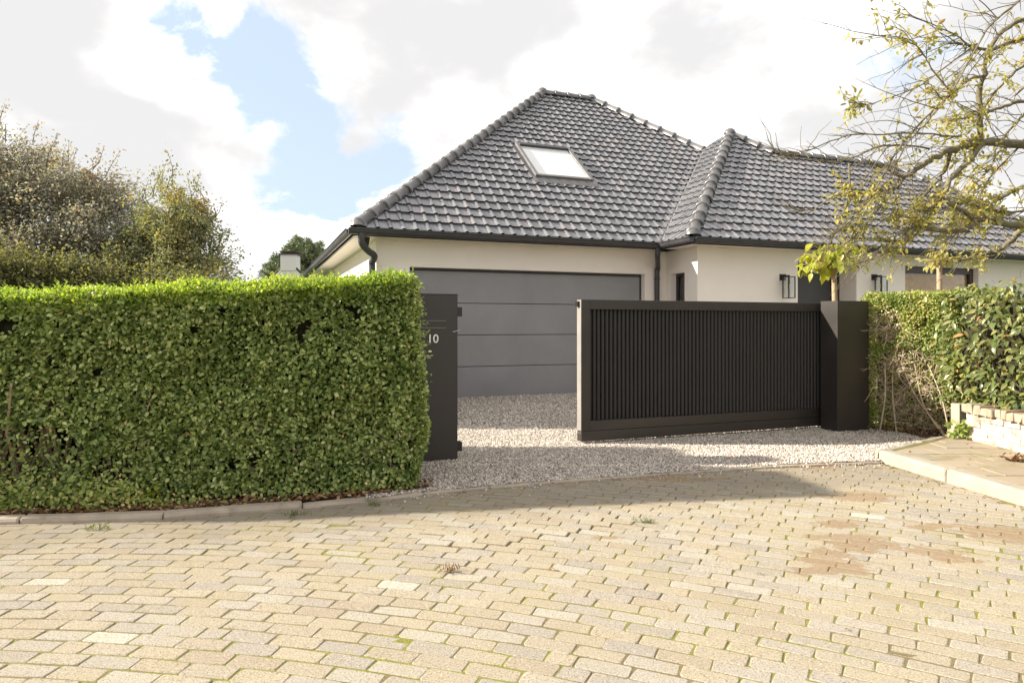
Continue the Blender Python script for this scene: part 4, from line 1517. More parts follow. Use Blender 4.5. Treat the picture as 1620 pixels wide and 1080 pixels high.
for k in range(330):
    s0 = RNG.uniform(0, HLEN); d0 = RNG.random() ** 1.6 * HTHK
    b0 = hedge_pt(np.array([s0]), np.array([d0]), hedge_top(np.array([s0])))[0]
    ln = RNG.uniform(.03, .09)
    dr = np.array([RNG.normal() * .3, RNG.normal() * .3, 1.0])
    tw.tube([b0 - dr * .03, b0 + dr * ln], [.0018, .001], 3, False)
    for q_ in range(8):
        shP.append(b0 + dr * ln * q_ / 7); an = q_ * 2.4
        shT.append(np.array([math.cos(an), math.sin(an), .8])); shN.append(np.array([-math.cos(an) * .6, -math.sin(an) * .6, .8]))
n_ = len(shP)
leaves('shoots', np.array(shP), np.array(shT), np.array(shN), RNG.uniform(.018, .032, n_), RNG.uniform(.010, .017, n_), 'privet_top', hedge)
# back face
nbk = 9000
s = RNG.uniform(0, HLEN, nbk); z = RNG.uniform(.1, 1.8, nbk)
T, N = leaf_dirs(nbk, np.array([-hn.x, -hn.y, .1]), .4)
leaves('back_foliage', hedge_pt(s, HTHK + RNG.normal(size=nbk) * .03, np.minimum(z, hedge_top(s))), T, N, np.full(nbk, .05), np.full(nbk, .032), 'privet', hedge)
# dark inside of the hedge, above the bare feet
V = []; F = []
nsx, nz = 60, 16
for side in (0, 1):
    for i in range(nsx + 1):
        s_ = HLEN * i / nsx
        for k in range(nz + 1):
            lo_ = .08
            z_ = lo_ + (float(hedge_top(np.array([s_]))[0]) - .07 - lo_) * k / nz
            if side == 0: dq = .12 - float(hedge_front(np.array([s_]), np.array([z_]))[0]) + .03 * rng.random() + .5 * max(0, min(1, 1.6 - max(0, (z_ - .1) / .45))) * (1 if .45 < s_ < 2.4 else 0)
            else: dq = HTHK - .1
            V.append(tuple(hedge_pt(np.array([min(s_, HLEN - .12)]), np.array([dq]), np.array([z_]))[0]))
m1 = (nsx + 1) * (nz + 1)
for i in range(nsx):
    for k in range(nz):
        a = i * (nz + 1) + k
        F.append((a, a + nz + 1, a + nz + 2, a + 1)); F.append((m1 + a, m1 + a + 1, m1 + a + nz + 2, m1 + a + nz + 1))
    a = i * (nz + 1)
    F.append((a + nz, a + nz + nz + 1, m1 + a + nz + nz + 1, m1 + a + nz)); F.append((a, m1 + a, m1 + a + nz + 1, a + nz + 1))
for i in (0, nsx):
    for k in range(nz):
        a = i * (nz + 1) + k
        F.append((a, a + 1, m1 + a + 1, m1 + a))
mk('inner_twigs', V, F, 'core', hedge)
# stems
st = MB()
for k in range(130):
    s0 = RNG.uniform(.1, HLEN - .1) if k < 80 else RNG.uniform(.6, 2.3); d0 = RNG.uniform(.16, .6)
    b0 = hedge_pt(np.array([s0]), np.array([d0]), np.array([.0]))[0]
    pts = [b0]
    for q_ in range(5):
        pts.append(pts[-1] + np.array([RNG.normal() * .05, RNG.normal() * .04, .2]))
    r0 = RNG.uniform(.007, .017)
    st.tube(pts, np.linspace(r0, r0 * .5, 6), 6)
for k in range(150):     # bare side twigs near the foot
    s0 = RNG.uniform(.2, HLEN); d0 = RNG.uniform(-.02, .25)
    b0 = hedge_pt(np.array([s0]), np.array([d0]), np.array([RNG.uniform(.05, .8)]))[0]
    dr = rand_unit(1)[0]; dr[2] *= .5
    pts = [b0, b0 + dr * .08, b0 + dr * .16 + RNG.normal(size=3) * .025, b0 + dr * .22 + RNG.normal(size=3) * .04]
    st.tube(pts, [.003, .0026, .002, .001], 4, False)
o = st.build('stems', 'stem', hedge); tag(o, kind='stuff')
o = mk('thin_twigs', tw.V, tw.F, 'stem', hedge); tag(o, kind='stuff')

# unseen hedges added left of the drive to throw shade on the gravel
def box_hedge(name, x0, x1, y0, y1, h, label, n=9000):
    root = thing(name, ((x0 + x1) / 2, (y0 + y1) / 2, 0), 0, label, 'hedge')
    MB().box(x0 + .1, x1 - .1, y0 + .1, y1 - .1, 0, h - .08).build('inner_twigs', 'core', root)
    k = RNG.integers(0, 5, n)
    P = np.stack([RNG.uniform(x0, x1, n), RNG.uniform(y0, y1, n), RNG.uniform(.05, h, n)], 1)
    O = np.zeros((n, 3))
    for kk, (ax, val, nn_) in enumerate(((0, x0, (-1, 0, 0)), (0, x1, (1, 0, 0)), (1, y0, (0, -1, 0)), (1, y1, (0, 1, 0)), (2, h, (0, 0, 1)))):
        mm = k == kk
        P[mm, ax] = val + RNG.normal(size=mm.sum()) * .035
        O[mm] = nn_
    T = rand_unit(n) * .8 + O * .5; N = rand_unit(n) * .5 + O * .6 + np.array([0, 0, .4])
    leaves('foliage', P, T, N, RNG.uniform(.05, .08, n), RNG.uniform(.03, .05, n), 'privet', root)
box_hedge('shade_hedge', -2.3, -1.45, 6.95, 7.95, 1.72, 'unseen hedge stub added behind the tall front hedge to shade the gravel', 5000)
box_hedge('shade_hedge', -2.75, -1.95, 9.55, 12.78, 1.85, 'unseen hedge added by the garage, behind the tall front hedge, to shade the gravel', 11000)

# leaf litter under the hedge, on the kerb edge
nl = 2600
x = RNG.uniform(-6, -.72, nl); y = edge_y(x) + .13 + RNG.exponential(.10, nl)
P = np.stack([x, y, np.full(nl, .035) + RNG.uniform(0, .02, nl)], 1)
o = leaves('fallen_leaves', P, rand_unit(nl) * np.array([1, 1, .35]), rand_unit(nl) * .5 + np.array([0, 0, .8]), RNG.uniform(.025, .055, nl), RNG.uniform(.015, .035, nl), 'dead_leaf', None)
tag(o, 'brown fallen leaves lying along the foot of the left hedge', 'leaf litter', kind='stuff')
# low sprigs growing at the foot of the hedge
nl = 3600
x = RNG.uniform(-5.2, -1.0, nl); dens = vnoise(x * 2.2, x * 0, 71)
ok = RNG.random(nl) < np.where(x < -2.9, .95, dens * .6)
x = x[ok]; nl = len(x)
y = edge_y(x) + .17 + np.abs(RNG.normal(size=nl)) * .10; z = .04 + np.abs(RNG.normal(size=nl)) * np.where(x < -2.9, .13, .06)
P = np.stack([x, y, z], 1)
o = leaves('ground_sprigs', P, rand_unit(nl) + np.array([0, -.3, .4]), rand_unit(nl) * .4 + np.array([0, -.4, .8]), RNG.uniform(.025, .045, nl), RNG.uniform(.016, .028, nl), 'privet_r', None)
tag(o, 'low leafy sprigs growing under the bare foot of the left hedge', 'undergrowth', kind='stuff')

# ================================================================== RIGHT SIDE: low wall, stub post, hedges
WX = 5.40
wall = thing('low_wall', (WX + .1, 6, .1), 0, 'low whitewashed brick wall with rough coping under the laurel', 'wall')
MB().box(WX + .009, WX + .21, 1.0, 8.12, .02, .42).build('mortar_core', 'mortar', wall)
bl, bh = .25, .1
for c in range(4):
    y1 = 8.12 - (0 if c % 2 == 0 else bl / 2)
    if c % 2: 
        b = MB().box(WX, WX + .10, y1 + .005, 8.12, .10 + c * bh * .82, .10 + c * bh * .82 + bh * .755); b.build('wall_brick', 'white_brick', wall, bevel=.012)
    k = 0
    while y1 > 2.0:
        z0 = .10 + c * bh * .82
        jx = rng.normal() * .004
        b = MB().box(WX + jx, WX + .10, y1 - bl + .006, y1 - .002, z0, z0 + bh * .755)
        b.V = [(x + rng.normal() * .005, y + rng.normal() * .004, z + rng.normal() * .0035) for x, y, z in b.V]
        b.build('wall_brick', 'white_brick', wall, bevel=.013)
        y1 -= bl
y1 = 8.16
while y1 > 2.0:
    wd = .085 + rng.random() * .05
    b = MB().box(WX - .05 + rng.normal() * .012, WX + .25, y1 - wd, y1 - .008, .425, .525 + rng.normal() * .012)
    b.V = [(x + rng.normal() * .008, y + rng.normal() * .006, z + rng.normal() * .007) for x, y, z in b.V]
    b.build('coping_brick', 'coping', wall, bevel=.014)
    y1 -= wd
stub = thing('concrete_stub', (5.47, 8.34, 0), R(10), 'short white concrete post at the end of the low wall', 'post')
MB().box(-.065, .065, -.065, .065, -.02, .50).build('shaft', 'kerb_pale', stub, True, bevel=.008)
MB().box(-.10, .10, -.085, .085, -.02, .20).build('foot', 'kerb_pale', stub, True, bevel=.01)

# right privet hedge, parallel to the gate, from the right post to the wall
QA = to_local((0, 0, 0))
gd_ = Vector((math.cos(R(-38)), math.sin(R(-38)))); gn_ = Vector((gd_.y, -gd_.x))
HR0 = Vector((4.93, 9.42))
hr = thing('privet_hedge', (HR0.x + .6, HR0.y + .3, 0), 0, 'clipped hedge right of the gate with a bare twiggy patch at its foot', 'hedge')


def hr_pt(s, dpt, z):
    return np.stack([HR0.x + gd_.x * s - gn_.x * dpt, HR0.y + gd_.y * s - gn_.y * dpt, z], 1)


def hr_front(s, z):
    # swells towards the camera on the right
    return .04 + .05 * (vnoise(s * 3, z * 3, 61) - .5) + np.where(z < .5, -(.5 - z) * .12, 0)


def hr_bare(s, z):
    e1 = ((s - .45) / .42) ** 2 + ((z - .62) / .55) ** 2 < 1
    e2 = ((s - .20) / .20) ** 2 + ((z - 1.45) / .25) ** 2 < 1
    e3 = ((s - .80) / .38) ** 2 + ((z - .18) / .28) ** 2 < 1
    return e1 | e2 | e3


nf = 30000
s = RNG.uniform(-.05, 1.5, nf); z = RNG.uniform(.06, 1.86, nf)
bare = hr_bare(s, z)
keep = ~(bare & (RNG.random(nf) < .86)) & ~((s > 1.05) & (z < .45))
gap = vnoise(s * 9, z * 9, 63)
keep &= gap < .9
s, z = s[keep], z[keep]
dep = RNG.exponential(.045, len(s)) - .02
P = hr_pt(s, dep - hr_front(s, z), z)
T, N = leaf_dirs(len(P), np.array([gn_.x, gn_.y, .15]), .45)
Lf = RNG.uniform(.024, .042, len(P))
leaves('foliage', P, T, N, Lf, Lf * .58, 'privet_r', hr)
nt = 9000
s = RNG.uniform(-.05, 1.6, nt); dpt = RNG.uniform(-.1, .9, nt)
z = 1.86 + .04 * (vnoise(s * 4, dpt * 4, 64) - .5) + RNG.normal(size=nt) * .02
ok = dpt > -hr_front(s, np.full(nt, 1.8)) - .02
P = hr_pt(s[ok], dpt[ok], z[ok]); n_ = len(P)
leaves('top_foliage', P, rand_unit(n_) * .7 + np.array([0, 0, .5]), rand_unit(n_) * .7 + np.array([0, -.3, .4]), RNG.uniform(.025, .042, n_), RNG.uniform(.014, .024, n_), 'privet_r', hr)
nl_ = 7000
dpt = RNG.uniform(-.05, .8, nl_); z = RNG.uniform(.1, 1.86, nl_)
P = hr_pt(-.05 + RNG.normal(size=nl_) * .02, dpt, z)
T, N = leaf_dirs(nl_, np.array([-gd_.x, -gd_.y, .1]), .4)
leaves('side_foliage', P, T, N, RNG.uniform(.024, .042, nl_), RNG.uniform(.014, .024, nl_), 'privet_r', hr)
# inside
V = []; F = []
for side in (0, 1):
    for i in range(21):
        s_ = .06 + 1.5 * i / 20
        for k in range(9):
            z_ = .12 + 1.66 * k / 8
            fq = float(hr_front(np.array([s_]), np.array([z_]))[0])
            dq = (.13 - fq + (.14 if hr_bare(np.array([s_]), np.array([z_]))[0] else 0)) if side == 0 else .75
            V.append(tuple(hr_pt(np.array([s_]), np.array([dq]), np.array([z_]))[0]))
m1 = 21 * 9
for i in range(20):
    for k in range(8):
        a = i * 9 + k
        F.append((a, a + 9, a + 10, a + 1)); F.append((m1 + a, m1 + a + 1, m1 + a + 10, m1 + a + 9))
    F.append((i * 9 + 8, i * 9 + 17, m1 + i * 9 + 17, m1 + i * 9 + 8))
for i in (0, 20):
    for k in range(8):
        a = i * 9 + k; F.append((a, a + 1, m1 + a + 1, m1 + a))
mk('inner_twigs', V, F, 'core_dry', hr)
tw = MB()


def twig(mb, p, d, ln, r0, n=6, wob=.25, grav=0.0, seg=4):
    pts = [np.array(p, float)]
    d = np.array(d, float); d /= np.linalg.norm(d)
    for i in range(n):
        d = d + RNG.normal(size=3) * wob + np.array([0, 0, grav]); d /= np.linalg.norm(d)
        pts.append(pts[-1] + d * ln / n)
    mb.tube(pts, np.linspace(r0, r0 * .35, n + 1), seg, False)
    return pts


for k in range(900):
    s0 = RNG.uniform(-.02, .98); z0 = RNG.uniform(.08, 1.62)
    if not hr_bare(np.array([s0]), np.array([z0]))[0]: continue
    fq = float(hr_front(np.array([s0]), np.array([z0]))[0])
    p0 = hr_pt(np.array([s0]), np.array([.06 - fq + RNG.uniform(-.05, .08)]), np.array([z0]))[0]
    d = np.array([gd_.x, gd_.y, 0]) * RNG.normal() * 1.0 + np.array([0, 0, RNG.normal() * .7 + .3]) + np.array([gn_.x, gn_.y, 0]) * .25
    pts = twig(tw, p0, d, RNG.uniform(.14, .38), RNG.uniform(.0035, .0075), 6, .26)
    for q_ in range(2):
        twig(tw, pts[RNG.integers(1, 5)], d + RNG.normal(size=3) * .9, RNG.uniform(.06, .18), .0030, 4, .3)
for (s0, s1) in ((.95, .70), (.92, .40), (1.0, .85), (.9, .55), (.35, .30), (.15, .2)):
    p0 = hr_pt(np.array([s0]), np.array([-.12]), np.array([.02]))[0]; p1 = hr_pt(np.array([s1]), np.array([-.05]), np.array([.95]))[0]
    mid = (p0 + p1) / 2 + RNG.normal(size=3) * .05
    tw.tube(smooth_path([p0, mid, p1], 4), np.linspace(.012, .006, 9), 5)
o = tw.build('bare_twigs', 'twig', hr); tag(o, kind='stuff')
# dry litter at its foot
nl = 900
s = RNG.uniform(.0, 1.25, nl)
P = hr_pt(s, -hr_front(s, np.full(nl, .1)) - RNG.exponential(.05, nl) + .05, .03 + RNG.exponential(.05, nl))
o = leaves('fallen_leaves', P, rand_unit(nl), rand_unit(nl) + np.array([0, 0, .4]), RNG.uniform(.02, .05, nl), RNG.uniform(.012, .03, nl), 'dead_leaf', None)
tag(o, 'dry brown leaves heaped at the foot of the right hedge', 'leaf litter', kind='stuff')
mk('hedge_soil', [(4.72, 7.95, .028), (5.3, 8.2, .028), (7, 8.2, .028), (7, 11, .028), (4.7, 10.2, .028), (4.55, 9.1, .028)], [(0, 1, 2, 3, 4, 5)], 'soil')['kind'] = 'structure'

# laurel above the wall: large leaves
lau = thing('laurel_hedge', (6.1, 6.0, 0), 0, 'glossy large-leaved laurel hedge above the low white wall', 'hedge')
LX0 = 5.52


def laurel_face(y, z):
    return LX0 + .10 * (vnoise(y * 1.6, z * 2, 81) - .5) - .14 * np.exp(-((z - 1.0) / .5) ** 2) + np.where(z > 1.5, (z - 1.5) * .35, 0)


lv = []
for k in range(5):
    V, F = big_leaf(.108, .043 + .006 * (k % 3), .12 + .08 * k, .10 + .02 * k)
    me = raw_mesh('leaf', V, F, True); me.materials.append(M['laurel']); lv.append((me, np.array(V), F))
cand = []
nla = 4700
y = 8.75 - RNG.random(nla) ** .8 * 5.2
z = RNG.uniform(.56, 1.95, nla)
x = laurel_face(y, z) + RNG.exponential(.07, nla) - .05
topm = RNG.random(nla) < .22
z = np.where(topm, 1.82 + RNG.normal(size=nla) * .05, z); x = np.where(topm, LX0 + RNG.uniform(0, .9, nla), x)
front = RNG.random(nla) < .10
# the end that faces the drive
y = np.where(front & ~topm, 8.75 + RNG.normal(size=nla) * .04, y); x = np.where(front & ~topm, LX0 + RNG.uniform(0, .8, nla), x)
for i in range(nla):
    tip = np.array([-.55, -.25, -.25]) + RNG.normal(size=3) * .55
    nrm = np.array([-.35, -.2, .8]) + RNG.normal(size=3) * .35
    t_ = Vector(tip).normalized(); n_ = Vector(nrm); n_ = (n_ - t_ * n_.dot(t_)).normalized(); b_ = n_.cross(t_)
    sc = RNG.uniform(.65, 1.15)
    Mx = Matrix(((t_.x, b_.x, n_.x, x[i]), (t_.y, b_.y, n_.y, y[i]), (t_.z, b_.z, n_.z, z[i]), (0, 0, 0, 1))) @ Matrix.Diagonal((sc, sc, sc, 1))
    px, py = proj((x[i], y[i], z[i])) if y[i] > 1 else (9999, 0)
    vis = (px < 1625) and (x[i] < laurel_face(y[i], z[i]) + .06)
    cand.append(((sc * sc * 1000 / y[i] ** 2) if vis else 0, Mx))
cand.sort(key=lambda c: -c[0])
VV = []; FF = []; nb = 0
root_inv = WMAT[lau].inverted()
for i, (a, Mx) in enumerate(cand):
    me, V, F = lv[i % 5]
    if i < 300 and a > 0:
        inst('leaf', me, lau, root_inv @ Mx)
    else:
        A = np.array(Mx); VV.append(V @ A[:3, :3].T + A[:3, 3]); FF += [tuple(q + nb for q in f) for f in F]; nb += len(V)
o = mk('foliage', np.concatenate(VV), FF, 'laurel', lau, smooth=True); tag(o, kind='stuff')
V = []
MB().box(LX0 + .16, LX0 + .95, 2.0, 8.62, .60, 1.72).build('inner_branches', 'core', lau)
tw = MB()
for k in range(90):
    yy = RNG.uniform(4, 8.7); zz = RNG.uniform(.6, 1.7)
    p0 = np.array([float(laurel_face(yy, zz)) + .15, yy, zz])
    twig(tw, p0, np.array([-.6, -.2, .5]) + RNG.normal(size=3) * .5, RNG.uniform(.12, .28), .004, 5, .15)
for yy in np.arange(3.0, 8.7, .45):
    tw.tube([(LX0 + .45, yy, 0), (LX0 + .4, yy + .05, .7), (LX0 + .35, yy, 1.6)], [.02, .016, .008], 6)
o = tw.build('branches', 'stem', lau); tag(o, kind='stuff')

# little broad-leaved plant at the wall end and weeds
pl = thing('small_plant', (5.30, 8.12, .1), 0, 'small round-leaved weed growing between stub post and low wall', 'plant')
pP = []; pT = []; pN = []; 
for k in range(70):
    an = RNG.uniform(0, 2 * math.pi); rr = RNG.uniform(.0, .13)
    pP.append((5.33 + rr * math.cos(an), 8.12 + rr * math.sin(an) * .7, .13 + RNG.uniform(0, .17)))
    pT.append((math.cos(an) * .6 - .2, math.sin(an) * .6 - .3, RNG.normal() * .3)); pN.append((RNG.normal() * .3 - .2, RNG.normal() * .3 - .5, .8))
leaves('leaf_cluster', np.array(pP), np.array(pT), np.array(pN), RNG.uniform(.045, .075, 70), RNG.uniform(.04, .06, 70), 'privet_r', pl)

# ================================================================== TREES
def spray_tree(name, label, base, trunk_h, blobs, n_spray, per, leaf, mat, barkmat, flat=.35, spray_r=(.7, 1.3), cat='tree', seedv=1, group=None, top_twigs=0, extra=None):
    rg = np.random.default_rng(seedv)
    root = thing(name, base, 0, label, cat, group)
    bx, by, bz = base
    tb = MB()
    tops = [(b_[0], b_[1], b_[2]) for b_ in blobs]
    # trunk
    tp = [(bx, by, bz - .1), (bx + .05, by, bz + trunk_h * .5), (bx - .03, by + .03, bz + trunk_h)]
    tb.tube(smooth_path(tp, 5), np.linspace(.24, .16, 11), 10)
    crotch = np.array(tp[-1])
    w_ = np.array([b_[3] * b_[4] * b_[5] for b_ in blobs]); w_ = w_ / w_.sum()
    limb_end = []
    for b_ in blobs:
        c = np.array(b_[:3])
        for q in range(3):
            tgt = c + rg.normal(size=3) * np.array(b_[3:6]) * .35
            m_ = crotch * .5 + tgt * .5 + rg.normal(size=3) * .25 + np.array([0, 0, -.1])
            pts = smooth_path([crotch - np.array([0, 0, rg.uniform(0, trunk_h * .4)]), m_, tgt], 5)
            tb.tube(pts, np.linspace(.085, .02, 11), 6)
            limb_end += [np.array(p) for p in pts[4:]]
    limb_end = np.array(limb_end)
    P = []; T = []; N = []
    for k in range(n_spray):
        bi = rg.choice(len(blobs), p=w_)
        b_ = blobs[bi]; c = np.array(b_[:3]); ext = np.array(b_[3:6])
        u = rg.normal(size=3); u /= np.linalg.norm(u)
        rr = rg.random() ** (1 / 2.2)
        ctr = c + u * ext * rr
        d = u * np.array([1, 1, .35]) + rg.normal(size=3) * .35
        d /= np.linalg.norm(d)
        R_ = rg.uniform(*spray_r)
        # twig from the nearest limb
        j = np.argmin(np.sum((limb_end - ctr) ** 2, axis=1))
        a0 = limb_end[j]
        tb.tube([a0, (a0 + ctr) / 2 + rg.normal(size=3) * .08, ctr, ctr + d * R_ * .8], [.022, .014, .009, .003], 4, False)
        s_ = rg.random(per) - .25
        side = np.cross(d, [0, 0, 1.0]); side /= max(1e-6, np.linalg.norm(side))
        wv_ = rg.normal(size=per) * .30 * (1.15 - np.abs(s_))
        L3 = ctr + d * (s_ * R_)[:, None] + side * (wv_ * R_)[:, None] + rg.normal(size=(per, 3)) * R_ * np.array([.08, .08, flat * .5])
        L3[:, 2] -= (s_ * R_) ** 2 * .25
        P.append(L3)
        T.append(d * .5 + side * np.sign(wv_)[:, None] * .5 + rg.normal(size=(per, 3)) * .5)
        N.append(rg.normal(size=(per, 3)) * .45 + np.array([0, -.15, .8]))
    for k in range(top_twigs):
        bi = rg.integers(0, len(blobs)); b_ = blobs[bi]
        a0 = np.array(b_[:3]) + np.array([rg.uniform(-.8, .8) * b_[3], rg.uniform(-.5, .5) * b_[4], b_[5] * rg.uniform(.55, .9)])
        ln = rg.uniform(.5, 1.25)
        d = np.array([rg.normal() * .45 + .15, rg.normal() * .3, 1.0]); d /= np.linalg.norm(d)
        tb.tube([a0, a0 + d * ln * .5 + rg.normal(size=3) * .08, a0 + d * ln], [.016, .01, .004], 4, False)
        q_ = int(26 * ln)
        s_ = rg.uniform(.25, 1.02, q_)
        P.append(a0 + d * (s_ * ln)[:, None] + rg.normal(size=(q_, 3)) * .075); T.append(d * .6 + rg.normal(size=(q_, 3)) * .6); N.append(rg.normal(size=(q_, 3)))
    P = np.concatenate(P); T = np.concatenate(T); N = np.concatenate(N); n = len(P)
    Lf = rg.uniform(leaf * .75, leaf * 1.25, n)
    cr = leaves('crown', P, T, N, Lf, Lf * .6, mat, root)
    tb.build('trunk', barkmat, root, smooth=True)
    return root


def at(px, py, Y):
    v = pix(px, py, Y); return (v.x, v.y, v.z)


def blob(px, py, Y, rx, ry, rz_):
    x, y, z = at(px, py, Y)
    s_ = Y / 1080
    return (x, y, z, rx * s_, ry, rz_ * s_)


bl1 = [blob(10, 315, 22, 110, 1.8, 75), blob(95, 330, 21.6, 95, 1.6, 62), blob(165, 375, 21.3, 80, 1.4, 50), blob(60, 395, 21, 130, 1.6, 50),
       blob(-90, 320, 22, 110, 2, 100), blob(20, 262, 22.3, 70, 1.4, 38), blob(125, 300, 22, 55, 1.2, 35), blob(185, 320, 22, 40, 1.0, 30), blob(190, 425, 21.2, 90, 1.3, 30)]
spray_tree('copper_beech', 'large bronze-leaved beech tree behind the left hedge at the picture edge', (at(36, 500, 22)[0], 22, 0), 2.6, bl1, 640, 110, .092, 'beech', 'bark_dark', seedv=3, top_twigs=34)
bl2 = [blob(285, 350, 20.5, 52, 1.2, 45), blob(250, 375, 20.8, 45, 1.1, 42), blob(300, 400, 20.3, 58, 1.3, 32), blob(275, 325, 20.6, 34, .9, 34), blob(335, 410, 20.2, 28, .8, 25),
       blob(240, 420, 20.6, 60, 1.2, 30), blob(312, 375, 20.5, 35, .9, 28), blob(300, 435, 20.3, 60, 1.2, 20)]
spray_tree('beech_tree', 'smaller green and orange beech tree right of the large bronze one', (at(283, 500, 20.5)[0], 20.5, 0), 1.6, bl2, 200, 110, .082, 'beech_g', 'bark_dark', seedv=5, top_twigs=30, spray_r=(.45, .9))
bl3 = [blob(-20, 430, 19, 120, 1.0, 32), blob(110, 450, 19, 90, 1.0, 26), blob(205, 450, 19, 90, .9, 26), blob(310, 460, 18.5, 60, .9, 22)]
spray_tree('dark_shrub', 'dark green shrubbery under the beech trees behind the left hedge', (at(120, 515, 19)[0], 19, 0), .5, bl3, 330, 80, .095, 'shrub_dark', 'bark_dark', seedv=6, cat='shrub', flat=.8, spray_r=(.4, .7))

# pine far behind, needle tufts
pine = thing('pine_tree', (at(468, 500, 46)[0], 46, 0), 0, 'distant dark pine tree behind the white chimney', 'tree')
rg = np.random.default_rng(9)
tb = MB(); px0 = at(468, 500, 46)[0]
tb.tube([(px0, 46, 0), (px0 + .1, 46, 4), (px0, 46, 6.6)], [.3, .22, .06], 8)
P = []; T = []
for (cx_, cy_, rx, ry_) in ((478, 400, 30, 16), (455, 415, 28, 14), (440, 428, 22, 12), (495, 408, 18, 16), (475, 385, 16, 9), (485, 430, 30, 18), (432, 440, 20, 12), (508, 395, 7, 10), (424, 430, 9, 9)):
    for k in range(int(rx * ry_ / 7)):
        an = rg.uniform(0, 6.283); rr = rg.random() ** .5
        c = np.array(at(cx_ + rx * rr * math.cos(an), cy_ + ry_ * rr * math.sin(an), 46 + rg.normal() * 1.0))
        tb.tube([np.array([px0, 46, max(1.0, c[2] - .8)]), c], [.05, .015], 4, False)
        q_ = 70
        d = norm(rg.normal(size=(q_, 3)) + np.array([0, 0, .8]))
        P.append(c + d * rg.uniform(.02, .22, q_)[:, None]); T.append(d)
P = np.concatenate(P); T = np.concatenate(T); n = len(P)
leaves('crown', P, T, rg.normal(size=(n, 3)), rg.uniform(.14, .24, n), np.full(n, .035), 'pine', pine)
tb.build('trunk', 'bark_dark', pine)

# neighbour's house: white chimney gable and a brick chimney
NY = 36.0
nbx = at(456, 500, NY)[0]
nbh = thing('neighbour_house', (nbx, NY, 0), 0, 'white gabled house far behind the hedge with two chimneys', 'house')
s_ = NY / 1080
def nz(py): return CAM_H + (HORIZON - py) * s_
def nx(px): return (px - 810) * s_
w = MB()
pts = [(nx(405), 0), (nx(508), 0), (nx(508), nz(470)), (nx(482), nz(440)), (nx(468), nz(426)), (nx(444), nz(426)), (nx(430), nz(440)), (nx(405), nz(462))]
n = len(pts)
V = [(x, NY, z) for x, z in pts] + [(x, NY + .4, z) for x, z in pts]
w.add(V, [tuple(range(n)), tuple(range(2 * n - 1, n - 1, -1))] + [(i, n + i, n + (i + 1) % n, (i + 1) % n) for i in range(n)])
w.build('gable_wall', 'white_wall_far', nbh)
# curved verge coping on both shoulders
vc = MB()
for side, xs_ in ((-1, (444, 437, 431, 424)), (1, (468, 474, 480, 487))):
    ys_ = (425, 431, 440, 447)
    vc.tube([(nx(a), NY + .05, nz(b) + .03) for a, b in zip(xs_, ys_)], .07, 6)
vc.build('verge', 'bark_dark', nbh)
ch = MB().box(nx(444), nx(468.5), NY - .05, NY + .7, nz(428), nz(403)).build('chimney', 'white_wall_far', nbh)
MB().box(nx(442), nx(470.5), NY - .12, NY + .77, nz(403) + .001, nz(401)).box(nx(446), nx(466), NY, NY + .6, nz(401) + .001, nz(399)).box(nx(443), nx(469.5), NY - .1, NY + .75, nz(399) + .001, nz(397)).build('chimney_cap', 'bark_dark', ch)
c2 = MB().box(nx(469), nx(482), NY + 2.5, NY + 3.1, nz(445), nz(419)).build('brick_chimney', 'red_brick_far', nbh)
MB().box(nx(468), nx(483), NY + 2.4, NY + 3.2, nz(419) + .001, nz(416)).build('chimney_cap', 'bark_dark', c2)
ridge_z = nz(432)
mk('roof', [(nx(405) - .2, NY + .4, nz(462)), (nx(508) + .2, NY + .4, nz(470)), (nx(508) + .2, NY + 9, nz(470)), (nx(405) - .2, NY + 9, nz(462)), (nx(456), NY + .4, ridge_z), (nx(456), NY + 9, ridge_z)],
   [(0, 4, 5, 3), (4, 1, 2, 5)], 'far_roof', nbh)

# ---- gnarled tree reaching in from the right
TY = 8.0
tree = thing('gnarled_tree', (at(1800, 515, TY)[0], TY, 0), 0, 'gnarled lichen-covered tree with sparse yellow leaves reaching in at the right', 'tree')
tb = MB(); tw = MB()
LP_, LT_, LN_ = [], [], []
tx = at(1800, 515, TY)[0]
tb.tube(smooth_path([(tx + .1, TY, -.1), (tx, TY, 1.0), (tx - .05, TY, 2.2), (tx + .02, TY, 3.4), (tx - .1, TY, 4.6), (tx + .1, TY, 5.6)], 4), np.linspace(.17, .06, 21), 10)
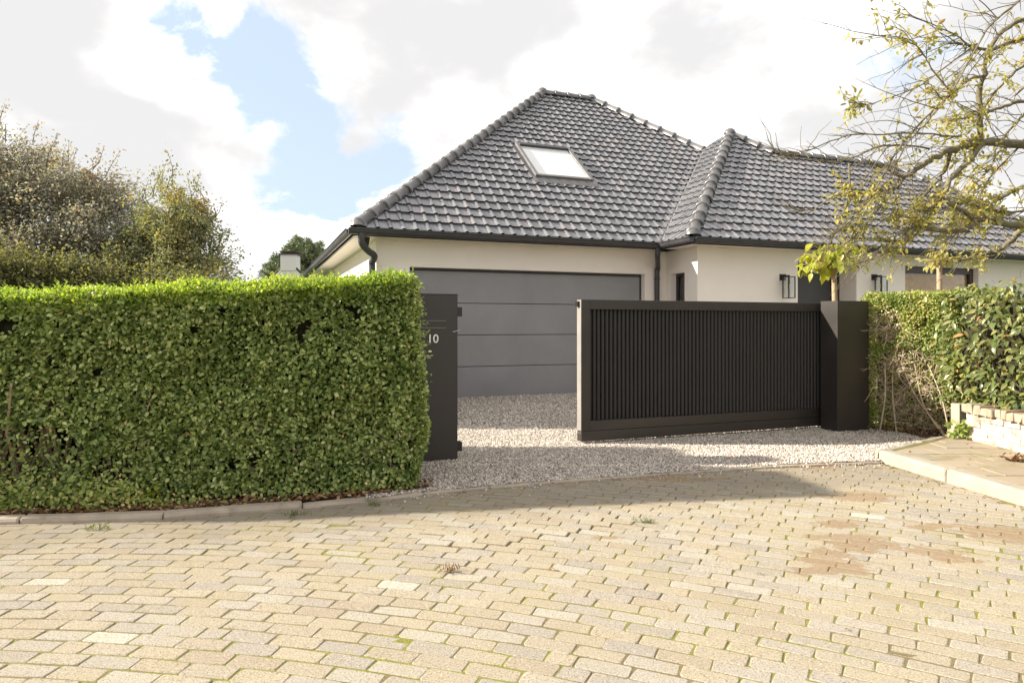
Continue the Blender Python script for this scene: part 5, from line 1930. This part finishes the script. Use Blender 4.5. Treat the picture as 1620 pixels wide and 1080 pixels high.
# traced limbs: (list of (px,py,depth), start width px, end width px)
LIMB = [
    ([(1800, 262, 8.0), (1700, 238, 7.95), (1620, 228, 7.9), (1560, 226, 7.8), (1535, 227, 7.75), (1500, 238, 7.7), (1470, 253, 7.6), (1450, 268, 7.55), (1430, 280, 7.5), (1422, 294, 7.5)], 17, 6),
    ([(1428, 281, 7.5), (1410, 271, 7.45), (1390, 262, 7.4), (1372, 254, 7.4)], 6, 3.5),
    ([(1552, 224, 7.8), (1551, 190, 7.75), (1550, 142, 7.7), (1557, 118, 7.6), (1562, 82, 7.6), (1589, 47, 7.6), (1625, 30, 7.7), (1700, 10, 7.8)], 10, 6),
    ([(1550, 228, 7.8), (1533, 256, 7.6), (1509, 276, 7.5), (1498, 293, 7.4), (1493, 309, 7.3), (1482, 329, 7.2), (1473, 341, 7.2), (1464, 358, 7.1)], 10, 5),
    ([(1502, 242, 7.7), (1496, 267, 7.9), (1482, 287, 8.0), (1464, 307, 8.1), (1438, 334, 8.2)], 7, 3.5),
    ([(1800, 300, 8.0), (1700, 322, 8.2), (1625, 358, 8.4), (1602, 380, 8.5), (1580, 396, 8.5), (1553, 404, 8.5), (1518, 413, 8.5)], 14, 3),
    ([(1800, 320, 8.0), (1700, 350, 7.8), (1618, 357, 7.6), (1575, 352, 7.4), (1547, 349, 7.3), (1529, 362, 7.2), (1504, 366, 7.2), (1482, 364, 7.1), (1464, 360, 7.1), (1447, 361, 7.1), (1429, 379, 7.0), (1402, 387, 7.0)], 12, 5),
    ([(1547, 349, 7.3), (1527, 336, 7.25), (1502, 320, 7.2), (1496, 309, 7.2)], 7, 4),
    ([(1800, 270, 8.0), (1700, 275, 8.0), (1620, 296, 8.0), (1602, 304, 8.0), (1571, 320, 7.9), (1547, 338, 7.9), (1520, 352, 7.9)], 9, 3),
    ([(1800, 200, 8.0), (1700, 165, 8.1), (1620, 160, 8.2), (1590, 168, 8.2), (1560, 177, 8.2), (1530, 186, 8.2), (1500, 192, 8.2)], 9, 2.5),
    ([(1800, 60, 8.0), (1700, 55, 8.0), (1620, 60, 8.0), (1590, 70, 8.0), (1562, 79, 7.9), (1529, 71, 7.9), (1500, 69, 7.8)], 10, 3),
    ([(1640, -25, 7.5), (1615, 0, 7.4), (1578, 29, 7.4), (1560, 49, 7.3), (1535, 93, 7.2), (1504, 147, 7.1), (1464, 196, 7.0), (1433, 229, 6.9), (1405, 285, 6.8), (1360, 330, 6.8), (1318, 372, 6.8)], 4, 1.8),
    ([(1504, 147, 7.1), (1473, 107, 7.0), (1460, 87, 7.0), (1438, 62, 7.0), (1384, 57, 6.9)], 3, 1.5),
    ([(1557, 120, 7.6), (1531, 127, 7.4), (1504, 151, 7.3), (1451, 200, 7.1), (1420, 238, 7.0), (1385, 300, 7.0), (1350, 345, 7.0), (1310, 378, 7.0)], 5, 1.8),
    ([(1540, 80, 7.9), (1518, 60, 7.8), (1478, 40, 7.8), (1436, 23, 7.7)], 3, 1.4),
    ([(1545, 70, 7.8), (1495, 107, 7.6), (1460, 133, 7.4), (1436, 144, 7.3), (1384, 163, 7.2), (1351, 169, 7.1)], 3, 1.4),
    ([(1520, 216, 7.7), (1480, 213, 7.5), (1440, 210, 7.3), (1400, 213, 7.1), (1350, 213, 7.0), (1326, 220, 6.9), (1271, 240, 6.8), (1230, 246, 6.7)], 3.5, 1.5),
    ([(1470, 235, 7.6), (1420, 230, 7.3), (1395, 231, 7.1), (1380, 236, 7.0), (1350, 249, 6.9), (1322, 256, 6.8), (1300, 254, 6.8), (1260, 248, 6.7), (1233, 243, 6.7), (1220, 229, 6.7)], 3.5, 1.6),
    ([(1422, 292, 7.5), (1405, 300, 7.4), (1380, 301, 7.3), (1360, 306, 7.2), (1347, 304, 7.2), (1343, 258, 7.2)], 5, 3),
    ([(1347, 305, 7.2), (1320, 310, 7.1), (1290, 330, 7.0), (1260, 332, 7.0), (1235, 325, 7.0)], 3, 1.2),
    ([(1425, 290, 7.5), (1400, 318, 7.3), (1378, 345, 7.2), (1350, 375, 7.1), (1315, 400, 7.0)], 4, 1.8),
    ([(1410, 250, 7.3), (1390, 290, 7.2), (1362, 315, 7.1), (1355, 345, 7.1), (1352, 372, 7.1)], 3, 1.4),
    ([(1447, 362, 7.1), (1420, 372, 7.0), (1400, 400, 6.9), (1370, 412, 6.9), (1335, 425, 6.9)], 3.5, 1.6),
    ([(1345, 312, 7.2), (1330, 345, 7.1), (1320, 370, 7.0), (1312, 390, 7.0)], 2.5, 1.4),
    ([(1800, 150, 8.0), (1720, 110, 8.2), (1640, 95, 8.4), (1600, 120, 8.5), (1570, 150, 8.6), (1540, 200, 8.6)], 8, 2.5),
    ([(1620, 180, 8.3), (1590, 215, 8.3), (1570, 260, 8.2), (1535, 300, 8.1), (1505, 345, 8.0)], 4, 2),
    ([(1640, 205, 8.0), (1600, 245, 7.9), (1560, 290, 7.8), (1540, 330, 7.6), (1500, 385, 7.5)], 4, 2),
    ([(1480, 330, 7.2), (1440, 345, 7.1), (1420, 335, 7.1), (1400, 350, 7.0)], 4, 2),
    ([(1640, 330, 7.6), (1600, 335, 7.5), (1560, 330, 7.5), (1530, 320, 7.4), (1500, 325, 7.4)], 5, 2),
]
rt = np.random.default_rng(21)
paths = []
for pl_, w0, w1 in LIMB:
    P3 = smooth_path([at(*p) for p in pl_], 4)
    dm = np.linspace(0, 1, len(P3))
    wid = (w0 + (w1 - w0) * dm ** .8)
    rad_ = [wid[i] * P3[i].y / 1080 / 2 * (1 + .10 * rt.normal()) for i in range(len(P3))]
    P3 = [p + Vector(rt.normal(size=3) * min(.012, .2 * r_ + .002)) for p, r_ in zip(P3, rad_)]
    (tb if w0 > 4.5 else tw).tube(P3, rad_, 8 if w0 > 4.5 else 5)
    paths.append((P3, rad_, w0))


def leaf_tuft(p, d, n, sz):
    for q in range(n):
        an = rt.uniform(0, 6.283)
        LP_.append(np.array(p) + rt.normal(size=3) * .018)
        LT_.append(np.array(d) * .6 + rt.normal(size=3) * .6 + np.array([0, 0, -.25])); LN_.append(rt.normal(size=3) * .6 + np.array([0, 0, .6]))


for P3, rad_, w0 in paths:
    P3 = [np.array(p) for p in P3]
    L_tot = sum(np.linalg.norm(P3[i + 1] - P3[i]) for i in range(len(P3) - 1))
    ntw = int(L_tot * (24 if w0 > 4.5 else 20))
    for k in range(ntw):
        i = rt.integers(0, len(P3) - 1); f_ = rt.random()
        p = P3[i] * (1 - f_) + P3[i + 1] * f_
        px, py = proj(p)
        if px > 1680: continue
        d = P3[i + 1] - P3[i]; d /= max(1e-6, np.linalg.norm(d))
        dv_ = d * .6 + np.array([-.55, -.1, -.15]) * .8 + rt.normal(size=3) * .55
        ln = rt.uniform(.06, .42)
        pts = []
        q0 = p.copy(); dd_ = dv_ / np.linalg.norm(dv_)
        pts.append(q0)
        for q in range(5):
            dd_ = dd_ + rt.normal(size=3) * .18 + np.array([0, 0, .03]); dd_ /= np.linalg.norm(dd_)
            pts.append(pts[-1] + dd_ * ln / 5)
        tw.tube(pts, np.linspace(.0042, .0018, 6), 4, False)
        yellow = vnoise(px / 38., py / 34., 91) * .6 + vnoise(px / 90., py / 90., 92) * .4
        pr = .60 if py > 300 else .46
        if px < 1345 and py < 365: pr = .06
        elif px < 1405 and py >= 365: pr = .10
        elif px < 1420 and 160 < py < 290: pr = .30
        if yellow > 1 - pr:
            for q in pts[2:]:
                leaf_tuft(q, dd_, 2, .04)
    if w0 <= 4.5:
        for p in P3[::1]:
            if rt.random() < .30 and (proj(p)[0] > 1380 or proj(p)[1] < 120): leaf_tuft(p, rt.normal(size=3), 3, .04)
for k in range(170):
    P3, rad_, w0 = paths[rt.integers(0, len(paths))]
    i = rt.integers(0, len(P3) - 1); p = np.array(P3[i])
    px, py = proj(p)
    if px > 1690 or px < 1400: continue
    d = np.array([-.75, rt.normal() * .3, rt.normal() * .55 - .15]); d /= np.linalg.norm(d)
    ln = rt.uniform(.45, 1.15)
    pts = [p]
    for q in range(9):
        d = d + rt.normal(size=3) * .12 + np.array([-.02, 0, -.045]); d /= np.linalg.norm(d)
        pts.append(pts[-1] + d * ln / 9)
    tw.tube(pts, np.linspace(.0065, .002, 10), 5, False)
    for q in pts[3::2]:
        dd_ = rt.normal(size=3) * .6 + d
        e_ = q + dd_ / np.linalg.norm(dd_) * rt.uniform(.04, .14)
        tw.tube([q, e_], [.003, .0015], 4, False)
        px, py = proj(q)
        if px > 1400 and rt.random() < .3:
            leaf_tuft(e_, d, 4, .04)
n = len(LP_)
Lf = rt.uniform(.04, .082, n)
leaves('foliage', np.array(LP_), np.array(LT_), np.array(LN_), Lf, Lf * rt.uniform(.36, .5, n), 'yellow_leaf', tree, fold=.15)
# limbs out of the picture on the far side, so that the tree is whole
for k in range(16):
    zz = rt.uniform(2.0, 5.2)
    d = np.array([rt.uniform(.3, 1.0), rt.normal() * .7, rt.uniform(.1, .7)])
    pts = twig(tb, (tx, TY, zz), d, rt.uniform(1.2, 2.4), .045, 7, .15, 0, 6)
    for q in pts[2:]:
        for j in range(3): twig(tw, q, d + rt.normal(size=3) * .6, rt.uniform(.3, .6), .006, 5, .2)
tb.build('trunk', 'bark_grey', tree, smooth=True)
o = tw.build('twigs', 'bark_grey', tree); tag(o, kind='stuff')

# ---- two young standard trees behind the gate
def standard_tree(px, py_base, py_top, Y, nleaf, spread, name, label, leafmat, size, group, seedv, bend=0.0, shape=(1, 1)):
    rg = np.random.default_rng(seedv)
    top = Vector(at(px, py_top, Y))
    base = Vector((top.x + bend * .1, Y, 0))
    root = thing(name, base, 0, label, 'tree', group)
    tb = MB()
    tb.tube(smooth_path([base - Vector((0, 0, .05)), base.lerp(top, .5) + Vector((bend * .05, 0, 0)), top], 6), np.linspace(.062, .045, 13) * Y / 10.5 * .8, 10)
    lv_ = []
    for k in range(4):
        V, F = big_leaf(size, size * .55, .30 + .08 * k, .10, .03)
        me = raw_mesh('leaf', V, F, True); me.materials.append(M[leafmat]); lv_.append(me)
    inv = WMAT[root].inverted()
    nbr = max(10, nleaf // 7)
    cnt = 0
    for b_ in range(nbr):
        an = 6.283 * b_ / nbr + rg.normal() * .2
        el = rg.uniform(.0, 1.45)
        d = Vector((math.cos(an) * math.cos(el), math.sin(an) * math.cos(el), math.sin(el)))
        ln = spread * rg.uniform(.5, 1.0)
        pts = []
        for q in range(6):
            s__ = q / 5
            pts.append(top + Vector((d.x * ln * s__ * shape[0], d.y * ln * s__ * .9, d.z * ln * s__ * shape[1] - .22 * ln * s__ * s__)))
        tb.tube(pts, np.linspace(.013, .004, 6), 5, False)
        for q in range(nleaf // nbr):
            s__ = rg.uniform(.3, 1.0)
            i_ = min(4, int(s__ * 5)); p = pts[i_].lerp(pts[i_ + 1], s__ * 5 - i_)
            dr = Vector((d.x * .5 + rg.normal() * .45, d.y * .5 + rg.normal() * .45, -.55 + rg.normal() * .35)).normalized()
            nn_ = Vector((d.x * .5 + rg.normal() * .3, d.y * .5 + rg.normal() * .3 - .2, .6))
            nn_ = (nn_ - dr * nn_.dot(dr)).normalized(); bb_ = nn_.cross(dr); sc = rg.uniform(.6, 1.15)
            Mx = Matrix(((dr.x, bb_.x, nn_.x, p.x), (dr.y, bb_.y, nn_.y, p.y), (dr.z, bb_.z, nn_.z, p.z), (0, 0, 0, 1))) @ Matrix.Diagonal((sc, sc, sc, 1))
            inst('leaf', lv_[cnt % 4], root, inv @ Mx); cnt += 1
    tb.build('trunk', 'bark_young', root, smooth=True)


standard_tree(1319, 480, 420, 10.6, 340, .70, 'young_tree', 'young tree with big lime-green leaves in front of the front door', 'catalpa', .175, 'young trees behind the gate', 33, .3, (.92, 1.0))
standard_tree(1486, 470, 417, 12.6, 120, .55, 'young_tree', 'thin young tree with small yellow leaves in front of the wide window', 'yellow_leaf', .11, 'young trees behind the gate', 34, .1, (.8, .8))

# ================================================================== SMALL THINGS ON THE PAVING
def tuft(name, pos, n, h, label, mat='grass', spread=.04):
    root = thing(name, pos, 0, label, 'weed')
    P = np.array(pos) + RNG.normal(size=(n, 3)) * np.array([spread, spread * .7, 0])
    T = rand_unit(n) * .8 + np.array([0, 0, .9]); 
    leaves('blades', P, T, rand_unit(n), RNG.uniform(h * .5, h, n), np.full(n, h * .09), mat, root)


wp_ = gpix(713, 904)
tuft('dry_weed', wp_, 26, .075, 'withered little weed lying alone in the middle of the paving', 'dead_leaf', .025)
for (px, py, lb) in ((468, 815, 'tuft of grass at the kerb below the middle of the left hedge'), (590, 800, 'tuft of grass at the kerb near the right end of the left hedge'),
                     (152, 838, 'small grass tuft at the kerb below the bare foot of the hedge'), (1018, 826, 'grass tuft in a paving joint in front of the gate')):
    tuft('grass_tuft', gpix(px, py), 34, .06, lb)
# bright young sprig at the kerb
sp_root = thing('lime_sprig', gpix(226, 812), 0, 'bright lime-green sprig at the foot of the left hedge', 'plant')
n = 46
c = np.array(gpix(226, 806)) + np.array([0, .12, .05])
P = c + RNG.normal(size=(n, 3)) * np.array([.045, .03, .05])
leaves('sprig_leaves', P, rand_unit(n) + np.array([0, -.3, .3]), rand_unit(n) * .5 + np.array([0, -.5, .7]), RNG.uniform(.03, .055, n), RNG.uniform(.02, .035, n), 'catalpa', sp_root)
# scattered dead leaves on road edge, pavement and gravel
P = []
for k in range(120):
    q = rng.random()
    if q < .35: yk = rng.uniform(4.5, 7.2); P.append((kerb_x(yk) - .04 - abs(rng.normal()) * .05, yk, .012))
    elif q < .6: P.append((rng.uniform(4.25, 5.35), rng.uniform(5.5, 7.9), .112))
    elif q < .85:
        x = rng.uniform(3.0, 4.0); P.append((x, float(edge_y(x)) + rng.uniform(-.1, .35), .03))
    else:
        x = rng.uniform(-1.2, 3.5); P.append((x, rng.uniform(3.2, 6.0), .012))
P = np.array(P); n = len(P)
o = leaves('fallen_leaves', P, rand_unit(n) * np.array([1, 1, .3]), rand_unit(n) * .35 + np.array([0, 0, 1]), RNG.uniform(.015, .05, n), RNG.uniform(.01, .025, n), 'dead_leaf', None)
tag(o, 'scattered dry leaves on the paving and pavement by the right kerb', 'leaf litter', kind='stuff')
for (px, py) in ((1607, 728),):
    c = np.array(gpix(px, py, .11)); n = 40
    root = thing('leaf_heap', tuple(c), 0, 'little heap of red-brown leaves on the pavement by the low wall', 'leaf litter')
    P = c + RNG.normal(size=(n, 3)) * np.array([.06, .05, .0]) + np.array([0, 0, 1]) * RNG.uniform(0, .04, (n, 1))
    leaves('heap_leaves', P, rand_unit(n), rand_unit(n) * .5 + np.array([0, 0, .6]), RNG.uniform(.04, .08, n), RNG.uniform(.025, .045, n), 'dead_leaf', root)
print('objects', len(bpy.data.objects), 'tris', sum(len(o.data.polygons) for o in bpy.data.objects if o.type == 'MESH'))
